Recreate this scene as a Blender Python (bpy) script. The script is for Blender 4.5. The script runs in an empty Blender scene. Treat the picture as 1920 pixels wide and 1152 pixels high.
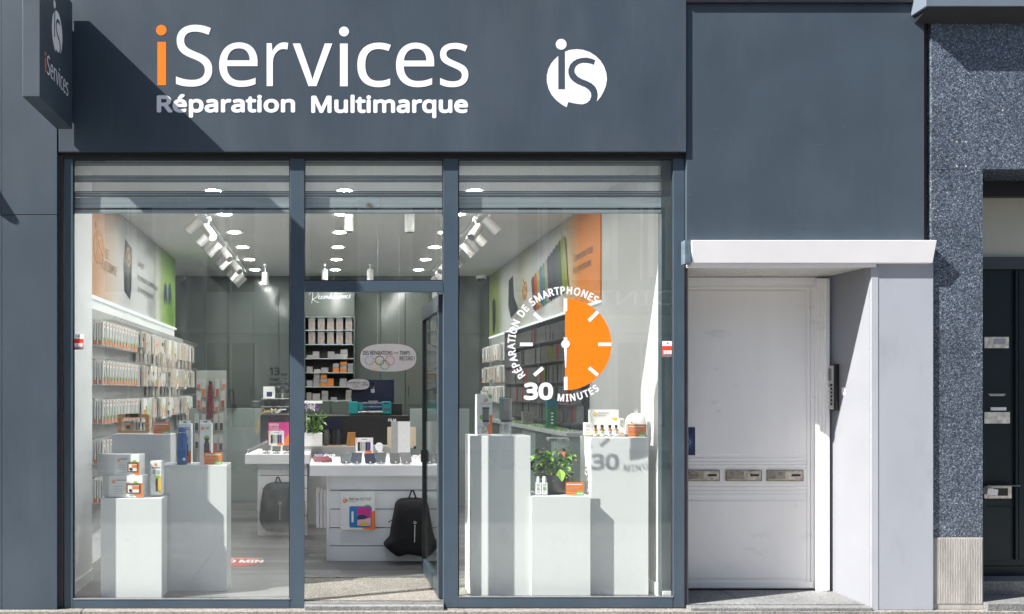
import bpy, math, random, os
from mathutils import Vector, Matrix
from mathutils.geometry import tessellate_polygon
R = math.radians
random.seed(7)
S = bpy.context.scene
COL = S.collection

# ------------------------------------------------------------------ camera
D, F, VX, VY, H = 5.4, 1474.0, 622.0, 732.0, 1.51
cam = bpy.data.cameras.new('camera')
camo = bpy.data.objects.new('camera', cam)
COL.objects.link(camo)
camo.location = (0, -D, H)
camo.rotation_euler = (R(90), 0, 0)
cam.sensor_width = 36
cam.lens = 36 * F / 1920
cam.shift_x = (960 - VX) / 1920
cam.shift_y = (VY - 576) / 1920
cam.clip_start = 0.05
cam.clip_end = 2000
S.camera = camo
# ------------------------------------------------------------------ sky, sun, exposure
SUN = Vector((2.95, 1.0, -2.85)).normalized()
elev = math.asin(-SUN.z)
world = bpy.data.worlds.new('World')
S.world = world
world.use_nodes = True
wt = world.node_tree
bg = wt.nodes['Background']
sky = wt.nodes.new('ShaderNodeTexSky')
sky.sky_type = 'NISHITA'
sky.sun_disc = False
sky.sun_elevation = elev
sky.sun_rotation = math.atan2(-SUN.x, -SUN.y) % (2 * math.pi)
wt.links.new(sky.outputs[0], bg.inputs[0])
bg.inputs[1].default_value = 0.06
sl = bpy.data.lights.new('sun', 'SUN')
sl.energy = 5.0
sl.angle = R(0.5)
sl.color = (1.0, 0.955, 0.9)
so = bpy.data.objects.new('sun', sl)
COL.objects.link(so)
so.rotation_euler = SUN.to_track_quat('-Z', 'Y').to_euler()
so.location = (-8, -6, 9)
S.view_settings.view_transform = 'Standard'
S.view_settings.look = 'None'
S.view_settings.gamma = 1
S.view_settings.use_curve_mapping = False
S.view_settings.exposure = 1.5
try:
    S.cycles.use_denoising = True
    S.cycles.max_bounces = 10
    S.cycles.diffuse_bounces = 5
    S.cycles.glossy_bounces = 4
    S.cycles.transparent_max_bounces = 24
    S.cycles.sample_clamp_indirect = 6
    S.cycles.caustics_reflective = False
    S.cycles.caustics_refractive = False
except Exception:
    pass


# ------------------------------------------------------------------ measuring helpers
def sc(Y):
    return (D + Y) / F


def P(px, py, Y):
    s = sc(Y)
    return Vector(((px - VX) * s, Y, H - (py - VY) * s))


def PX(px, Y):
    return (px - VX) * sc(Y)


def PZ(py, Y):
    return H - (py - VY) * sc(Y)


# ------------------------------------------------------------------ materials
def M(name, col, rough=.5, var=.08, scale=6, bump=0, bscale=120, metal=0, spec=.5, coat=0, stretch=(1, 1, 1), rvar=.08, wear=None):
    m = bpy.data.materials.new(name)
    m.use_nodes = True
    n = m.node_tree.nodes
    l = m.node_tree.links
    b = n['Principled BSDF']
    b.inputs['Roughness'].default_value = rough
    b.inputs['Metallic'].default_value = metal
    b.inputs['Specular IOR Level'].default_value = spec
    b.inputs['Coat Weight'].default_value = coat
    b.inputs['Coat Roughness'].default_value = .15
    tc = n.new('ShaderNodeTexCoord')
    mp = n.new('ShaderNodeMapping')
    mp.inputs['Scale'].default_value = stretch
    l.new(tc.outputs['Object'], mp.inputs[0])
    nz = n.new('ShaderNodeTexNoise')
    nz.inputs['Scale'].default_value = scale
    nz.inputs['Detail'].default_value = 5
    l.new(mp.outputs[0], nz.inputs['Vector'])
    mx = n.new('ShaderNodeMix')
    mx.data_type = 'RGBA'
    mx.inputs[6].default_value = tuple(c * (1 - var) for c in col) + (1,)
    mx.inputs[7].default_value = tuple(min(1, c * (1 + var)) for c in col) + (1,)
    cr = n.new('ShaderNodeMapRange')
    cr.inputs[1].default_value = .3
    cr.inputs[2].default_value = .7
    l.new(nz.outputs[0], cr.inputs[0])
    l.new(cr.outputs[0], mx.inputs[0])
    colout = mx.outputs[2]
    if wear:
        for (wc, wscale, wlo, whi, wamt, wst) in wear:
            mp2 = n.new('ShaderNodeMapping')
            mp2.inputs['Scale'].default_value = wst
            mp2.inputs['Location'].default_value = (3.1, 7.7, 1.3)
            l.new(tc.outputs['Object'], mp2.inputs[0])
            nw = n.new('ShaderNodeTexNoise')
            nw.inputs['Scale'].default_value = wscale
            nw.inputs['Detail'].default_value = 7
            nw.inputs['Roughness'].default_value = .6
            l.new(mp2.outputs[0], nw.inputs['Vector'])
            mw = n.new('ShaderNodeMapRange')
            mw.inputs[1].default_value = wlo
            mw.inputs[2].default_value = whi
            mw.inputs[4].default_value = wamt
            l.new(nw.outputs[0], mw.inputs[0])
            mz = n.new('ShaderNodeMix')
            mz.data_type = 'RGBA'
            mz.inputs[7].default_value = wc + (1,)
            l.new(mw.outputs[0], mz.inputs[0])
            l.new(colout, mz.inputs[6])
            colout = mz.outputs[2]
    l.new(colout, b.inputs['Base Color'])
    rr = n.new('ShaderNodeMapRange')
    rr.inputs[3].default_value = max(.02, rough - rvar)
    rr.inputs[4].default_value = min(1, rough + rvar)
    l.new(nz.outputs[0], rr.inputs[0])
    l.new(rr.outputs[0], b.inputs['Roughness'])
    if bump:
        n2 = n.new('ShaderNodeTexNoise')
        n2.inputs['Scale'].default_value = bscale
        n2.inputs['Detail'].default_value = 3
        l.new(mp.outputs[0], n2.inputs['Vector'])
        bp = n.new('ShaderNodeBump')
        bp.inputs['Strength'].default_value = bump
        bp.inputs['Distance'].default_value = .01
        l.new(n2.outputs[0], bp.inputs['Height'])
        l.new(bp.outputs[0], b.inputs['Normal'])
    m['c'] = col
    return m


def emis(name, col, strength):
    m = bpy.data.materials.new(name)
    m.use_nodes = True
    n = m.node_tree.nodes
    n.clear()
    e = n.new('ShaderNodeEmission')
    e.inputs[0].default_value = col + (1,)
    e.inputs[1].default_value = strength
    o = n.new('ShaderNodeOutputMaterial')
    m.node_tree.links.new(e.outputs[0], o.inputs[0])
    return m


def math_(n, l, op, a, b=None, clamp=False):
    q = n.new('ShaderNodeMath')
    q.operation = op
    q.use_clamp = clamp
    for i, v in enumerate((a, b)):
        if v is None:
            continue
        if isinstance(v, (int, float)):
            q.inputs[i].default_value = v
        else:
            l.new(v, q.inputs[i])
    return q.outputs[0]


def glass(name, tint=(.9, .95, .93), refl=.05, dirt=.05, graze=.5, film=0.0):
    m = bpy.data.materials.new(name)
    m.use_nodes = True
    n = m.node_tree.nodes
    l = m.node_tree.links
    n.clear()
    out = n.new('ShaderNodeOutputMaterial')
    g = n.new('ShaderNodeNewGeometry')
    dp = n.new('ShaderNodeVectorMath')
    dp.operation = 'DOT_PRODUCT'
    l.new(g.outputs['Normal'], dp.inputs[0])
    l.new(g.outputs['Incoming'], dp.inputs[1])
    c = math_(n, l, 'ABSOLUTE', dp.outputs['Value'])
    c = math_(n, l, 'SUBTRACT', 1.0, c, True)
    c = math_(n, l, 'POWER', c, 5.0)
    c = math_(n, l, 'MULTIPLY', c, graze)
    c = math_(n, l, 'ADD', c, refl)
    tr = n.new('ShaderNodeBsdfTransparent')
    tr.inputs[0].default_value = tint + (1,)
    gl = n.new('ShaderNodeBsdfGlossy')
    gl.inputs['Roughness'].default_value = .003
    mx = n.new('ShaderNodeMixShader')
    l.new(c, mx.inputs[0])
    l.new(tr.outputs[0], mx.inputs[1])
    l.new(gl.outputs[0], mx.inputs[2])
    tc = n.new('ShaderNodeTexCoord')
    mp = n.new('ShaderNodeMapping')
    mp.inputs['Scale'].default_value = (1.5, 1, .8)
    l.new(tc.outputs['Object'], mp.inputs[0])
    nz = n.new('ShaderNodeTexNoise')
    nz.inputs['Scale'].default_value = 3.2
    nz.inputs['Detail'].default_value = 9
    nz.inputs['Roughness'].default_value = .65
    l.new(mp.outputs[0], nz.inputs['Vector'])
    mr = n.new('ShaderNodeMapRange')
    mr.inputs[1].default_value = .48
    mr.inputs[2].default_value = .85
    mr.inputs[3].default_value = film
    mr.inputs[4].default_value = dirt + film
    l.new(nz.outputs[0], mr.inputs[0])
    vz = n.new('ShaderNodeTexVoronoi')
    vz.inputs['Scale'].default_value = 22
    l.new(tc.outputs['Object'], vz.inputs['Vector'])
    sp = math_(n, l, 'LESS_THAN', vz.outputs['Distance'], .035)
    sp = math_(n, l, 'MULTIPLY', sp, .25 if dirt else 0)
    tot = math_(n, l, 'ADD', mr.outputs[0], sp)
    df = n.new('ShaderNodeBsdfDiffuse')
    df.inputs[0].default_value = (.62, .64, .64, 1)
    m2 = n.new('ShaderNodeMixShader')
    l.new(tot, m2.inputs[0])
    l.new(mx.outputs[0], m2.inputs[1])
    l.new(df.outputs[0], m2.inputs[2])
    l.new(m2.outputs[0], out.inputs[0])
    return m


def ramp_mat(name, axis, stops, rough=.6):
    m = bpy.data.materials.new(name)
    m.use_nodes = True
    n = m.node_tree.nodes
    l = m.node_tree.links
    b = n['Principled BSDF']
    b.inputs['Roughness'].default_value = rough
    tc = n.new('ShaderNodeTexCoord')
    sx = n.new('ShaderNodeSeparateXYZ')
    l.new(tc.outputs['Generated'], sx.inputs[0])
    r = n.new('ShaderNodeValToRGB')
    e = r.color_ramp.elements
    e[0].position, e[0].color = stops[0][0], stops[0][1] + (1,)
    e[1].position, e[1].color = stops[-1][0], stops[-1][1] + (1,)
    for p, c in stops[1:-1]:
        q = e.new(p)
        q.color = c + (1,)
    l.new(sx.outputs[axis], r.inputs[0])
    l.new(r.outputs[0], b.inputs['Base Color'])
    return m


def speck(name, stops, scale, rough=.35, bump=.1, metal=0, detail_mix=.0, spec=.5):
    """stone with cells of several colours"""
    m = bpy.data.materials.new(name)
    m.use_nodes = True
    n = m.node_tree.nodes
    l = m.node_tree.links
    b = n['Principled BSDF']
    b.inputs['Roughness'].default_value = rough
    b.inputs['Specular IOR Level'].default_value = spec
    tc = n.new('ShaderNodeTexCoord')
    nz = n.new('ShaderNodeTexNoise')
    nz.inputs['Scale'].default_value = scale * .5
    l.new(tc.outputs['Object'], nz.inputs['Vector'])
    ad = n.new('ShaderNodeMix')
    ad.data_type = 'VECTOR'
    ad.inputs[0].default_value = .02
    l.new(tc.outputs['Object'], ad.inputs[4])
    l.new(nz.outputs[1], ad.inputs[5])
    v = n.new('ShaderNodeTexVoronoi')
    v.inputs['Scale'].default_value = scale
    l.new(ad.outputs[1], v.inputs['Vector'])
    sx = n.new('ShaderNodeSeparateXYZ')
    l.new(v.outputs['Color'], sx.inputs[0])
    r = n.new('ShaderNodeValToRGB')
    e = r.color_ramp.elements
    e[0].position, e[0].color = stops[0][0], stops[0][1] + (1,)
    e[1].position, e[1].color = stops[-1][0], stops[-1][1] + (1,)
    for p, c in stops[1:-1]:
        q = e.new(p)
        q.color = c + (1,)
    l.new(sx.outputs[0], r.inputs[0])
    big = n.new('ShaderNodeTexNoise')
    big.inputs['Scale'].default_value = 3
    big.inputs['Detail'].default_value = 4
    l.new(tc.outputs['Object'], big.inputs['Vector'])
    mr = n.new('ShaderNodeMapRange')
    mr.inputs[1].default_value = .3
    mr.inputs[2].default_value = .7
    mr.inputs[3].default_value = .82
    mr.inputs[4].default_value = 1.15
    l.new(big.outputs[0], mr.inputs[0])
    mm = n.new('ShaderNodeMix')
    mm.data_type = 'RGBA'
    mm.blend_type = 'MULTIPLY'
    mm.inputs[0].default_value = 1
    l.new(r.outputs[0], mm.inputs[6])
    l.new(mr.outputs[0], mm.inputs[7])
    l.new(mm.outputs[2], b.inputs['Base Color'])
    bp = n.new('ShaderNodeBump')
    bp.inputs['Strength'].default_value = bump
    bp.inputs['Distance'].default_value = .003
    l.new(sx.outputs[1], bp.inputs['Height'])
    l.new(bp.outputs[0], b.inputs['Normal'])
    return m


def perforated(name, col):
    m = M(name, col, .45, .05, 3, metal=.3)
    n = m.node_tree.nodes
    l = m.node_tree.links
    b = n['Principled BSDF']
    out = n['Material Output']
    tc = n.new('ShaderNodeTexCoord')
    sx = n.new('ShaderNodeSeparateXYZ')
    l.new(tc.outputs['Object'], sx.inputs[0])
    a = math_(n, l, 'SINE', math_(n, l, 'MULTIPLY', sx.outputs[0], 2 * math.pi / .007))
    c = math_(n, l, 'SINE', math_(n, l, 'MULTIPLY', sx.outputs[2], 2 * math.pi / .007))
    f = math_(n, l, 'GREATER_THAN', math_(n, l, 'MULTIPLY', a, c), -.02)
    tr = n.new('ShaderNodeBsdfTransparent')
    mx = n.new('ShaderNodeMixShader')
    l.new(f, mx.inputs[0])
    l.new(b.outputs[0], mx.inputs[1])
    l.new(tr.outputs[0], mx.inputs[2])
    l.new(mx.outputs[0], out.inputs[0])
    return m


paint = M('anthracite_cladding', (.05, .069, .09), .45, .1, 2.5, bump=.05, bscale=160, spec=.25, stretch=(1, 1, .5), wear=[((.17, .19, .21), 2.2, .5, .8, .14, (1, 1, .4)), ((.4, .42, .45), 130, .72, .75, .4, (1, 1, 1)), ((.2, .22, .24), 9, .58, .85, .10, (5, 5, .3)), ((.25, .27, .29), 14, .69, .72, .25, (1, 3, 6))])
paint2 = M('anthracite_panel', (.051, .071, .092), .45, .1, 2, bump=.03, bscale=160, spec=.25, wear=[((.17, .19, .21), 2.2, .5, .8, .14, (1, 1, .4)), ((.4, .42, .45), 130, .72, .75, .4, (1, 1, 1)), ((.2, .22, .24), 9, .58, .85, .10, (5, 5, .3)), ((.25, .27, .29), 14, .69, .72, .25, (1, 3, 6))])
framem = M('frame_aluminium', (.055, .08, .108), .36, .06, 5, spec=.25, bump=.03, bscale=300, wear=[((.17, .19, .21), 2.2, .5, .8, .14, (1, 1, .4)), ((.4, .42, .45), 130, .72, .75, .4, (1, 1, 1)), ((.2, .22, .24), 9, .58, .85, .10, (5, 5, .3)), ((.25, .27, .29), 14, .69, .72, .25, (1, 3, 6))])
dark = M('dark_seal_and_shade', (.012, .013, .016), .5, .2, 20)
brown = M('brown_reveal', (.06, .05, .055), .7, .2, 20)
white_paint = M('white_paint', (.8, .79, .8), .45, .03, 4, bump=.04, bscale=60)
door_white = M('door_white', (.88, .865, .85), .5, .04, 3, bump=.04, bscale=90, stretch=(1, 1, .4), wear=[((.42, .4, .37), 4, .60, .75, .35, (1, 1, 2)), ((.3, .28, .26), 38, .70, .75, .5, (1, 1, 3))])
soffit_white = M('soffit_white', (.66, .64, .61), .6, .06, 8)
grey_pilaster = M('grey_pilaster', (.335, .355, .4), .55, .05, 3, bump=.06, bscale=80, stretch=(1, 1, .5), wear=[((.22, .23, .25), 4, .55, .75, .35, (1, 1, .5)), ((.6, .6, .62), 60, .71, .74, .5, (1, 1, 1))])
grey_trim = M('grey_trim', (.38, .4, .44), .5, .05, 4)
granite = speck('granite', [(0, (.02, .027, .038)), (.3, (.042, .054, .076)), (.6, (.075, .094, .125)), (.82, (.12, .145, .185)), (.92, (.17, .2, .25)), (1, (.3, .345, .41))], 160, .25, .4)
ribstone = M('ribbed_stone', (.36, .35, .33), .8, .18, 12, bump=.3, bscale=90, stretch=(1, 1, .25))
bluestone = speck('bluestone', [(0, (.10, .105, .11)), (.5, (.17, .175, .175)), (1, (.27, .275, .275))], 160, .65, .4)
sillstone = speck('sill_stone', [(0, (.1, .095, .09)), (.5, (.21, .195, .18)), (1, (.36, .34, .31))], 190, .8, .5)
asphalt = M('asphalt', (.05, .05, .052), .9, .2, 20, bump=.4, bscale=200)
paving = M('paving', (.25, .245, .235), .85, .15, 3, bump=.3, bscale=90)
whiteletter = M('white_acrylic', (.82, .82, .86), .3, .01)
orangem = M('orange_acrylic', (.92, .2, .008), .35, .02)
shutter_m = M('galvanised_slat', (.4, .45, .49), .4, .2, 3, metal=.55, stretch=(.3, 1, 14))
slat_bright = M('slat_highlight', (.5, .52, .54), .4, .15, 3, metal=.3, stretch=(.3, 1, 14))  # brighter lines along the slats, highlights put into the colour
shutter_dark = M('slat_joint', (.02, .022, .025), .45, .3, 4, metal=.4, stretch=(.3, 1, 8))
perf = perforated('perforated_slat', (.95, .95, .93))
steel = M('steel', (.55, .56, .57), .3, .1, 20, metal=.9)
brass = M('brass', (.55, .38, .16), .3, .1, 20, metal=.9)
win_glass = glass('window_glass', (.965, .985, .975), .065, .05, .1, .012)
lite_glass = glass('door_glass', (.93, .96, .95), .04, .01, .35, .003)
room_white = M('room_white', (.84, .85, .86), .6, .03, 3)
ceil_m = M('ceiling_white', (.8, .8, .8), .85, .03, 3)
cab_m = M('cabinet_grey_green', (.085, .102, .093), .13, .03, 2, spec=.5, rvar=.02)
plinth_m = M('plinth_white', (.73, .74, .75), .3, .02, 3, bump=.02, bscale=30, wear=[((.4, .4, .4), 30, .70, .75, .3, (1, 1, 1))])
table_m = M('table_white', (.88, .88, .9), .4, .03, 4)
counter_m = M('counter_grey', (.26, .31, .30), .4, .04, 3)
groove = M('groove_grey', (.12, .12, .13), .6, .1)  # even dark grey of the table core behind the slats
blackm = M('black_plastic', (.012, .012, .014), .4, .1, 20)
black_soft = M('black_fabric', (.008, .008, .01), .9, .3, 40, bump=.3, bscale=400)
navy_soft = M('charcoal_fabric', (.022, .027, .032), .9, .2, 40, bump=.3, bscale=400)
plank_ms = [M('grey_plank_%s' % k, tuple(q * .62 for q in c), .42, .3, 5, stretch=(.35, 8, 1), bump=.08, bscale=40) for k, c in (('light', (.25, .25, .255)), ('mid', (.2, .2, .205)), ('dark', (.16, .162, .17)))]
matm = speck('door_mat', [(0, (.06, .055, .045)), (.4, (.14, .13, .115)), (.8, (.23, .215, .19)), (1, (.36, .34, .31))], 200, .95, .6)
card_w = M('white_card', (.86, .86, .85), .5, .03, 30)
card_k = M('kraft_card', (.55, .51, .45), .6, .08, 30)
card_g = M('grey_card', (.42, .42, .42), .6, .06, 30)
orange_c = M('orange_card', (.85, .21, .03), .5, .04, 30)
green_c = M('green_print', (.22, .5, .07), .5, .04, 30)
dgreen = M('leaf_dark', (.04, .12, .02), .45, .3, 30)
mgreen = M('leaf_mid', (.16, .36, .05), .4, .3, 30)
lgreen = M('leaf_light', (.33, .58, .09), .4, .2, 30)
redleaf = M('leaf_red', (.28, .11, .06), .45, .3, 30)
blue_b = M('blue_bottle', (.012, .09, .3), .5, .05, 20)
navy_p = M('navy_print', (.02, .035, .11), .4, .1)
yellow_p = M('yellow_print', (.85, .5, .03), .5, .05)
pink_p = M('pink_print', (.62, .03, .25), .45, .08)
blue_p = M('blue_print', (.02, .2, .55), .45, .05)
red_p = M('red_print', (.7, .05, .03), .45, .05)
violet_p = M('violet_petal', (.3, .16, .5), .5, .3, 30)
wood = M('bamboo', (.56, .32, .15), .45, .15, 12, stretch=(1, 1, 6))
wood_d = M('walnut', (.2, .1, .035), .5, .3, 12, stretch=(6, 6, 1))
tealm = M('teal_plastic', (.005, .2, .21), .4, .05)
greyp = M('grey_plastic', (.16, .165, .17), .35, .06)
silver = M('silver_metal', (.45, .45, .46), .28, .08, 10, metal=.8)
mugm = M('grey_grinder', (.2, .2, .215), .32, .06, 10, metal=.5)
clear = glass('clear_acrylic', (.9, .92, .93), .1, .1, .4, .22)
amber = M('amber_glass', (.3, .1, .01), .15, .2, 30)
led = emis('ceiling_light', (1.0, .99, .95), 108.0)
ledstrip = emis('light_strip', (.92, 1.0, .96), .45)
neon = emis('neon_tube', (.95, 1, .98), .75)
spotlit = emis('lit_spot', (.85, .92, 1), 8.0)
tint_screen = M('monitor_back', (.008, .01, .03), .3, .1)
door_dark = M('dark_green_door', (.007, .016, .02), .4, .15, 5, spec=.3)
beige_glass = M('frosted_beige', (.52, .5, .41), .35, .05, 2)
soil = M('soil', (.03, .02, .015), .9, .3, 60)
opp_wall = M('opposite_render', (.6, .58, .54), .8, .08, 2, bump=.1)
opp_dark = M('opposite_window', (.03, .035, .04), .1, .2)
opp_trim = M('opposite_trim', (.7, .68, .64), .7, .06)
redfloor = M('red_floor_vinyl', (.5, .05, .04), .4, .05)
velcro = M('brown_dim', (.2, .19, .17), .6, .1)
cablem = M('yellow_cable', (.5, .38, .12), .5, .1)
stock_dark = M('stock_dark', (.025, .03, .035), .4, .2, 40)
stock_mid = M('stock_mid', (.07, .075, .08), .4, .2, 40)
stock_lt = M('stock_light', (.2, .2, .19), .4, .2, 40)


# ------------------------------------------------------------------ mesh building
class MB:
    def __init__(s):
        s.v = []
        s.f = []
        s.m = []

    def add(s, vs, fs, m=0):
        o = len(s.v)
        s.v += [Vector(a) for a in vs]
        for f in fs:
            s.f.append([i + o for i in f])
            s.m.append(m)
        return s

    def box(s, x0, x1, y0, y1, z0, z1, m=0):
        vs = [(x, y, z) for x in (x0, x1) for y in (y0, y1) for z in (z0, z1)]
        return s.add(vs, [(0, 1, 3, 2), (4, 6, 7, 5), (0, 4, 5, 1), (2, 3, 7, 6), (0, 2, 6, 4), (1, 5, 7, 3)], m)

    def pb(s, px0, py0, px1, py1, Y, dep, m=0):
        a = P(px0, py1, Y)
        b = P(px1, py0, Y)
        return s.box(a.x, b.x, Y, Y + dep, a.z, b.z, m)

    def obox(s, c, sx, sy, sz, rot, m=0):
        vs = [Vector(c) + rot @ Vector((x * sx / 2, y * sy / 2, z * sz / 2)) for x in (-1, 1) for y in (-1, 1) for z in (-1, 1)]
        return s.add(vs, [(0, 1, 3, 2), (4, 6, 7, 5), (0, 4, 5, 1), (2, 3, 7, 6), (0, 2, 6, 4), (1, 5, 7, 3)], m)

    def tube(s, pts, r, n=8, m=0, r2=None):
        pts = [Vector(p) for p in pts]
        rings = []
        up = None
        for i, p in enumerate(pts):
            t = (pts[min(i + 1, len(pts) - 1)] - pts[max(i - 1, 0)]).normalized()
            if up is None:
                up = Vector((0, 0, 1)) if abs(t.z) < .9 else Vector((1, 0, 0))
            a = t.cross(up).normalized()
            b = a.cross(t).normalized()
            up = b
            rr = r if r2 is None else r + (r2 - r) * i / (len(pts) - 1)
            rings.append([p + (a * math.cos(k * 2 * math.pi / n) + b * math.sin(k * 2 * math.pi / n)) * rr for k in range(n)])
        vs = [v for q in rings for v in q]
        fs = []
        for i in range(len(pts) - 1):
            for k in range(n):
                fs.append((i * n + k, i * n + (k + 1) % n, (i + 1) * n + (k + 1) % n, (i + 1) * n + k))
        fs.append(tuple(range(n))[::-1])
        fs.append(tuple((len(pts) - 1) * n + k for k in range(n)))
        return s.add(vs, fs, m)

    def lathe(s, c, prof, n=16, m=0):
        """prof: list of (radius, z) from the bottom up"""
        vs = []
        fs = []
        for r, z in prof:
            for k in range(n):
                a = 2 * math.pi * k / n
                vs.append((c[0] + r * math.cos(a), c[1] + r * math.sin(a), c[2] + z))
        for i in range(len(prof) - 1):
            for k in range(n):
                fs.append((i * n + k, i * n + (k + 1) % n, (i + 1) * n + (k + 1) % n, (i + 1) * n + k))
        fs.append(tuple(range(n))[::-1])
        fs.append(tuple((len(prof) - 1) * n + k for k in range(n)))
        return s.add(vs, fs, m)

    def prism(s, poly, fn, dep, m=0):
        """poly 2-D; fn(a, b) -> front point; dep: vector to the back"""
        dep = Vector(dep)
        n = len(poly)
        fr = [Vector(fn(a, b)) for a, b in poly]
        vs = fr + [p + dep for p in fr]
        tri = tessellate_polygon([[Vector((a, b, 0)) for a, b in poly]])
        fs = [tuple(t) for t in tri] + [tuple(i + n for i in t[::-1]) for t in tri]
        fs += [(i, (i + 1) % n, (i + 1) % n + n, i + n) for i in range(n)]
        return s.add(vs, fs, m)

    def pillow(s, poly, fn, dep, rings=5, m=0):
        """puffed body: outline at the back, swelling to the front by dep"""
        dep = Vector(dep)
        n = len(poly)
        cx = sum(a for a, b in poly) / n
        cy = sum(b for a, b in poly) / n
        vs = []
        for k in range(rings + 1):
            t = k / rings
            q = 1 - t ** 2.2
            h = math.sin(t * math.pi / 2) if k else 0
            sc_ = math.sqrt(max(0.0, q)) if k < rings else .0
            sc_ = max(sc_, .04)
            if k == 0:
                sc_, h = 1, 0
            else:
                sc_ = 1 - .55 * t ** 2.5 - (.4 if k == rings else 0)
                h = 1 - (1 - t) ** 2.4
            vs += [Vector(fn(cx + (a - cx) * sc_, cy + (b - cy) * sc_)) + dep * h for a, b in poly]
        fs = []
        for k in range(rings):
            for i in range(n):
                fs.append((k * n + i, k * n + (i + 1) % n, (k + 1) * n + (i + 1) % n, (k + 1) * n + i))
        fs.append(tuple(range(n))[::-1])
        fs.append(tuple(rings * n + i for i in range(n)))
        return s.add(vs, fs, m)

    def merge(s, o, m=0):
        return s.add(o.v, o.f, m)

    def ball(s, c, r, sq=(1, 1, 1), n=12, m=0):
        prof = [(max(.001, r * math.sin(math.pi * k / 8)), -r * math.cos(math.pi * k / 8)) for k in range(9)]
        t = MB().lathe((0, 0, 0), prof, n)
        return s.add([Vector(c) + Vector((v.x * sq[0], v.y * sq[1], v.z * sq[2])) for v in t.v], t.f, m)


def disc(cx, cy, r, n=32, a0=0, a1=360):
    full = abs(a1 - a0) >= 359
    k = n if full else n + 1
    return [(cx + r * math.cos(R(a0 + (a1 - a0) * i / n)), cy + r * math.sin(R(a0 + (a1 - a0) * i / n))) for i in range(k)]


def rrect(x0, y0, x1, y1, r, n=4):
    o = []
    for cx, cy, a in ((x1 - r, y1 - r, 0), (x0 + r, y1 - r, 90), (x0 + r, y0 + r, 180), (x1 - r, y0 + r, 270)):
        for k in range(n + 1):
            t = R(a + 90 * k / n)
            o.append((cx + r * math.cos(t), cy + r * math.sin(t)))
    return o


def mesh_of(name, mb, mats, org=(0, 0, 0)):
    me = bpy.data.meshes.new(name)
    o = Vector(org)
    me.from_pydata([v - o for v in mb.v], [], mb.f)
    if not isinstance(mats, (list, tuple)):
        mats = [mats]
    for m in mats:
        me.materials.append(m)
    if len(mats) > 1:
        me.polygons.foreach_set('material_index', mb.m)
    me.update()
    return me


def smooth(ob, ang=40):
    me = ob.data
    me.polygons.foreach_set('use_smooth', [True] * len(me.polygons))
    me.set_sharp_from_angle(angle=R(ang))


def bevel(ob, w, seg=2):
    md = ob.modifiers.new('bevel', 'BEVEL')
    md.width = w
    md.segments = seg
    md.limit_method = 'ANGLE'
    md.angle_limit = R(40)


def raw(name, mb, mats, parent=None, org=(0, 0, 0), sm=False, bev=0, label=None, kind=None):
    ob = bpy.data.objects.new(name, mesh_of(name, mb, mats, org))
    COL.objects.link(ob)
    if parent:
        ob.parent = parent
    if sm:
        smooth(ob)
    if bev:
        bevel(ob, bev)
    if label:
        ob['label'] = label
    if kind:
        ob['kind'] = kind
    return ob


def base_of(mbs):
    vs = [v for mb in mbs for v in mb.v]
    xs = [v.x for v in vs]
    ys = [v.y for v in vs]
    zs = [v.z for v in vs]
    return Vector(((min(xs) + max(xs)) / 2, (min(ys) + max(ys)) / 2, min(zs)))


class T:
    """one thing: an Empty with its parts"""
    def __init__(s, name, label, cat, group=None):
        s.name, s.label, s.cat, s.group = name, label, cat, group
        s.parts = []

    def add(s, name, mb, mats, sub=None, **kw):
        s.parts.append((name, mb, mats, sub, kw))
        return len(s.parts) - 1

    def done(s):
        org = base_of([p[1] for p in s.parts])
        e = bpy.data.objects.new(s.name, None)
        e.empty_display_size = .05
        COL.objects.link(e)
        e.location = org
        e['label'] = s.label
        e['category'] = s.cat
        if s.group:
            e['group'] = s.group
        obs = []
        for name, mb, mats, sub, kw in s.parts:
            obs.append(raw(name, mb, mats, e if sub is None else obs[sub], org, **kw))
        s.ob = e
        return e


def one(name, label, cat, mb, mats, group=None, **kw):
    org = base_of([mb])
    ob = raw(name, mb, mats, None, org, **kw)
    ob.location = org
    ob['label'] = label
    ob['category'] = cat
    if group:
        ob['group'] = group
    return ob


def struct(name, mb, mats, **kw):
    return raw(name, mb, mats, kind='structure', **kw)


def clone(root, loc, label, rotz=None):
    r = root.copy()
    COL.objects.link(r)
    r.location = loc
    r['label'] = label
    if rotz is not None:
        r.rotation_euler = (0, 0, rotz)
    for ch in list(root.children):
        c = ch.copy()
        COL.objects.link(c)
        c.parent = r
        for g in list(ch.children):
            d = g.copy()
            COL.objects.link(d)
            d.parent = c
    return r


# ------------------------------------------------------------------ lettering
_fd = os.path.join(bpy.utils.resource_path('LOCAL'), 'datafiles', 'fonts')
FONTS = {}
for k, fn in (('noto', 'NotoSansHebrew-Regular.woff2'), ('inter', 'Inter.woff2')):
    try:
        FONTS[k] = bpy.data.fonts.load(os.path.join(_fd, fn))
    except Exception:
        FONTS[k] = None
_tc = {}


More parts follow.
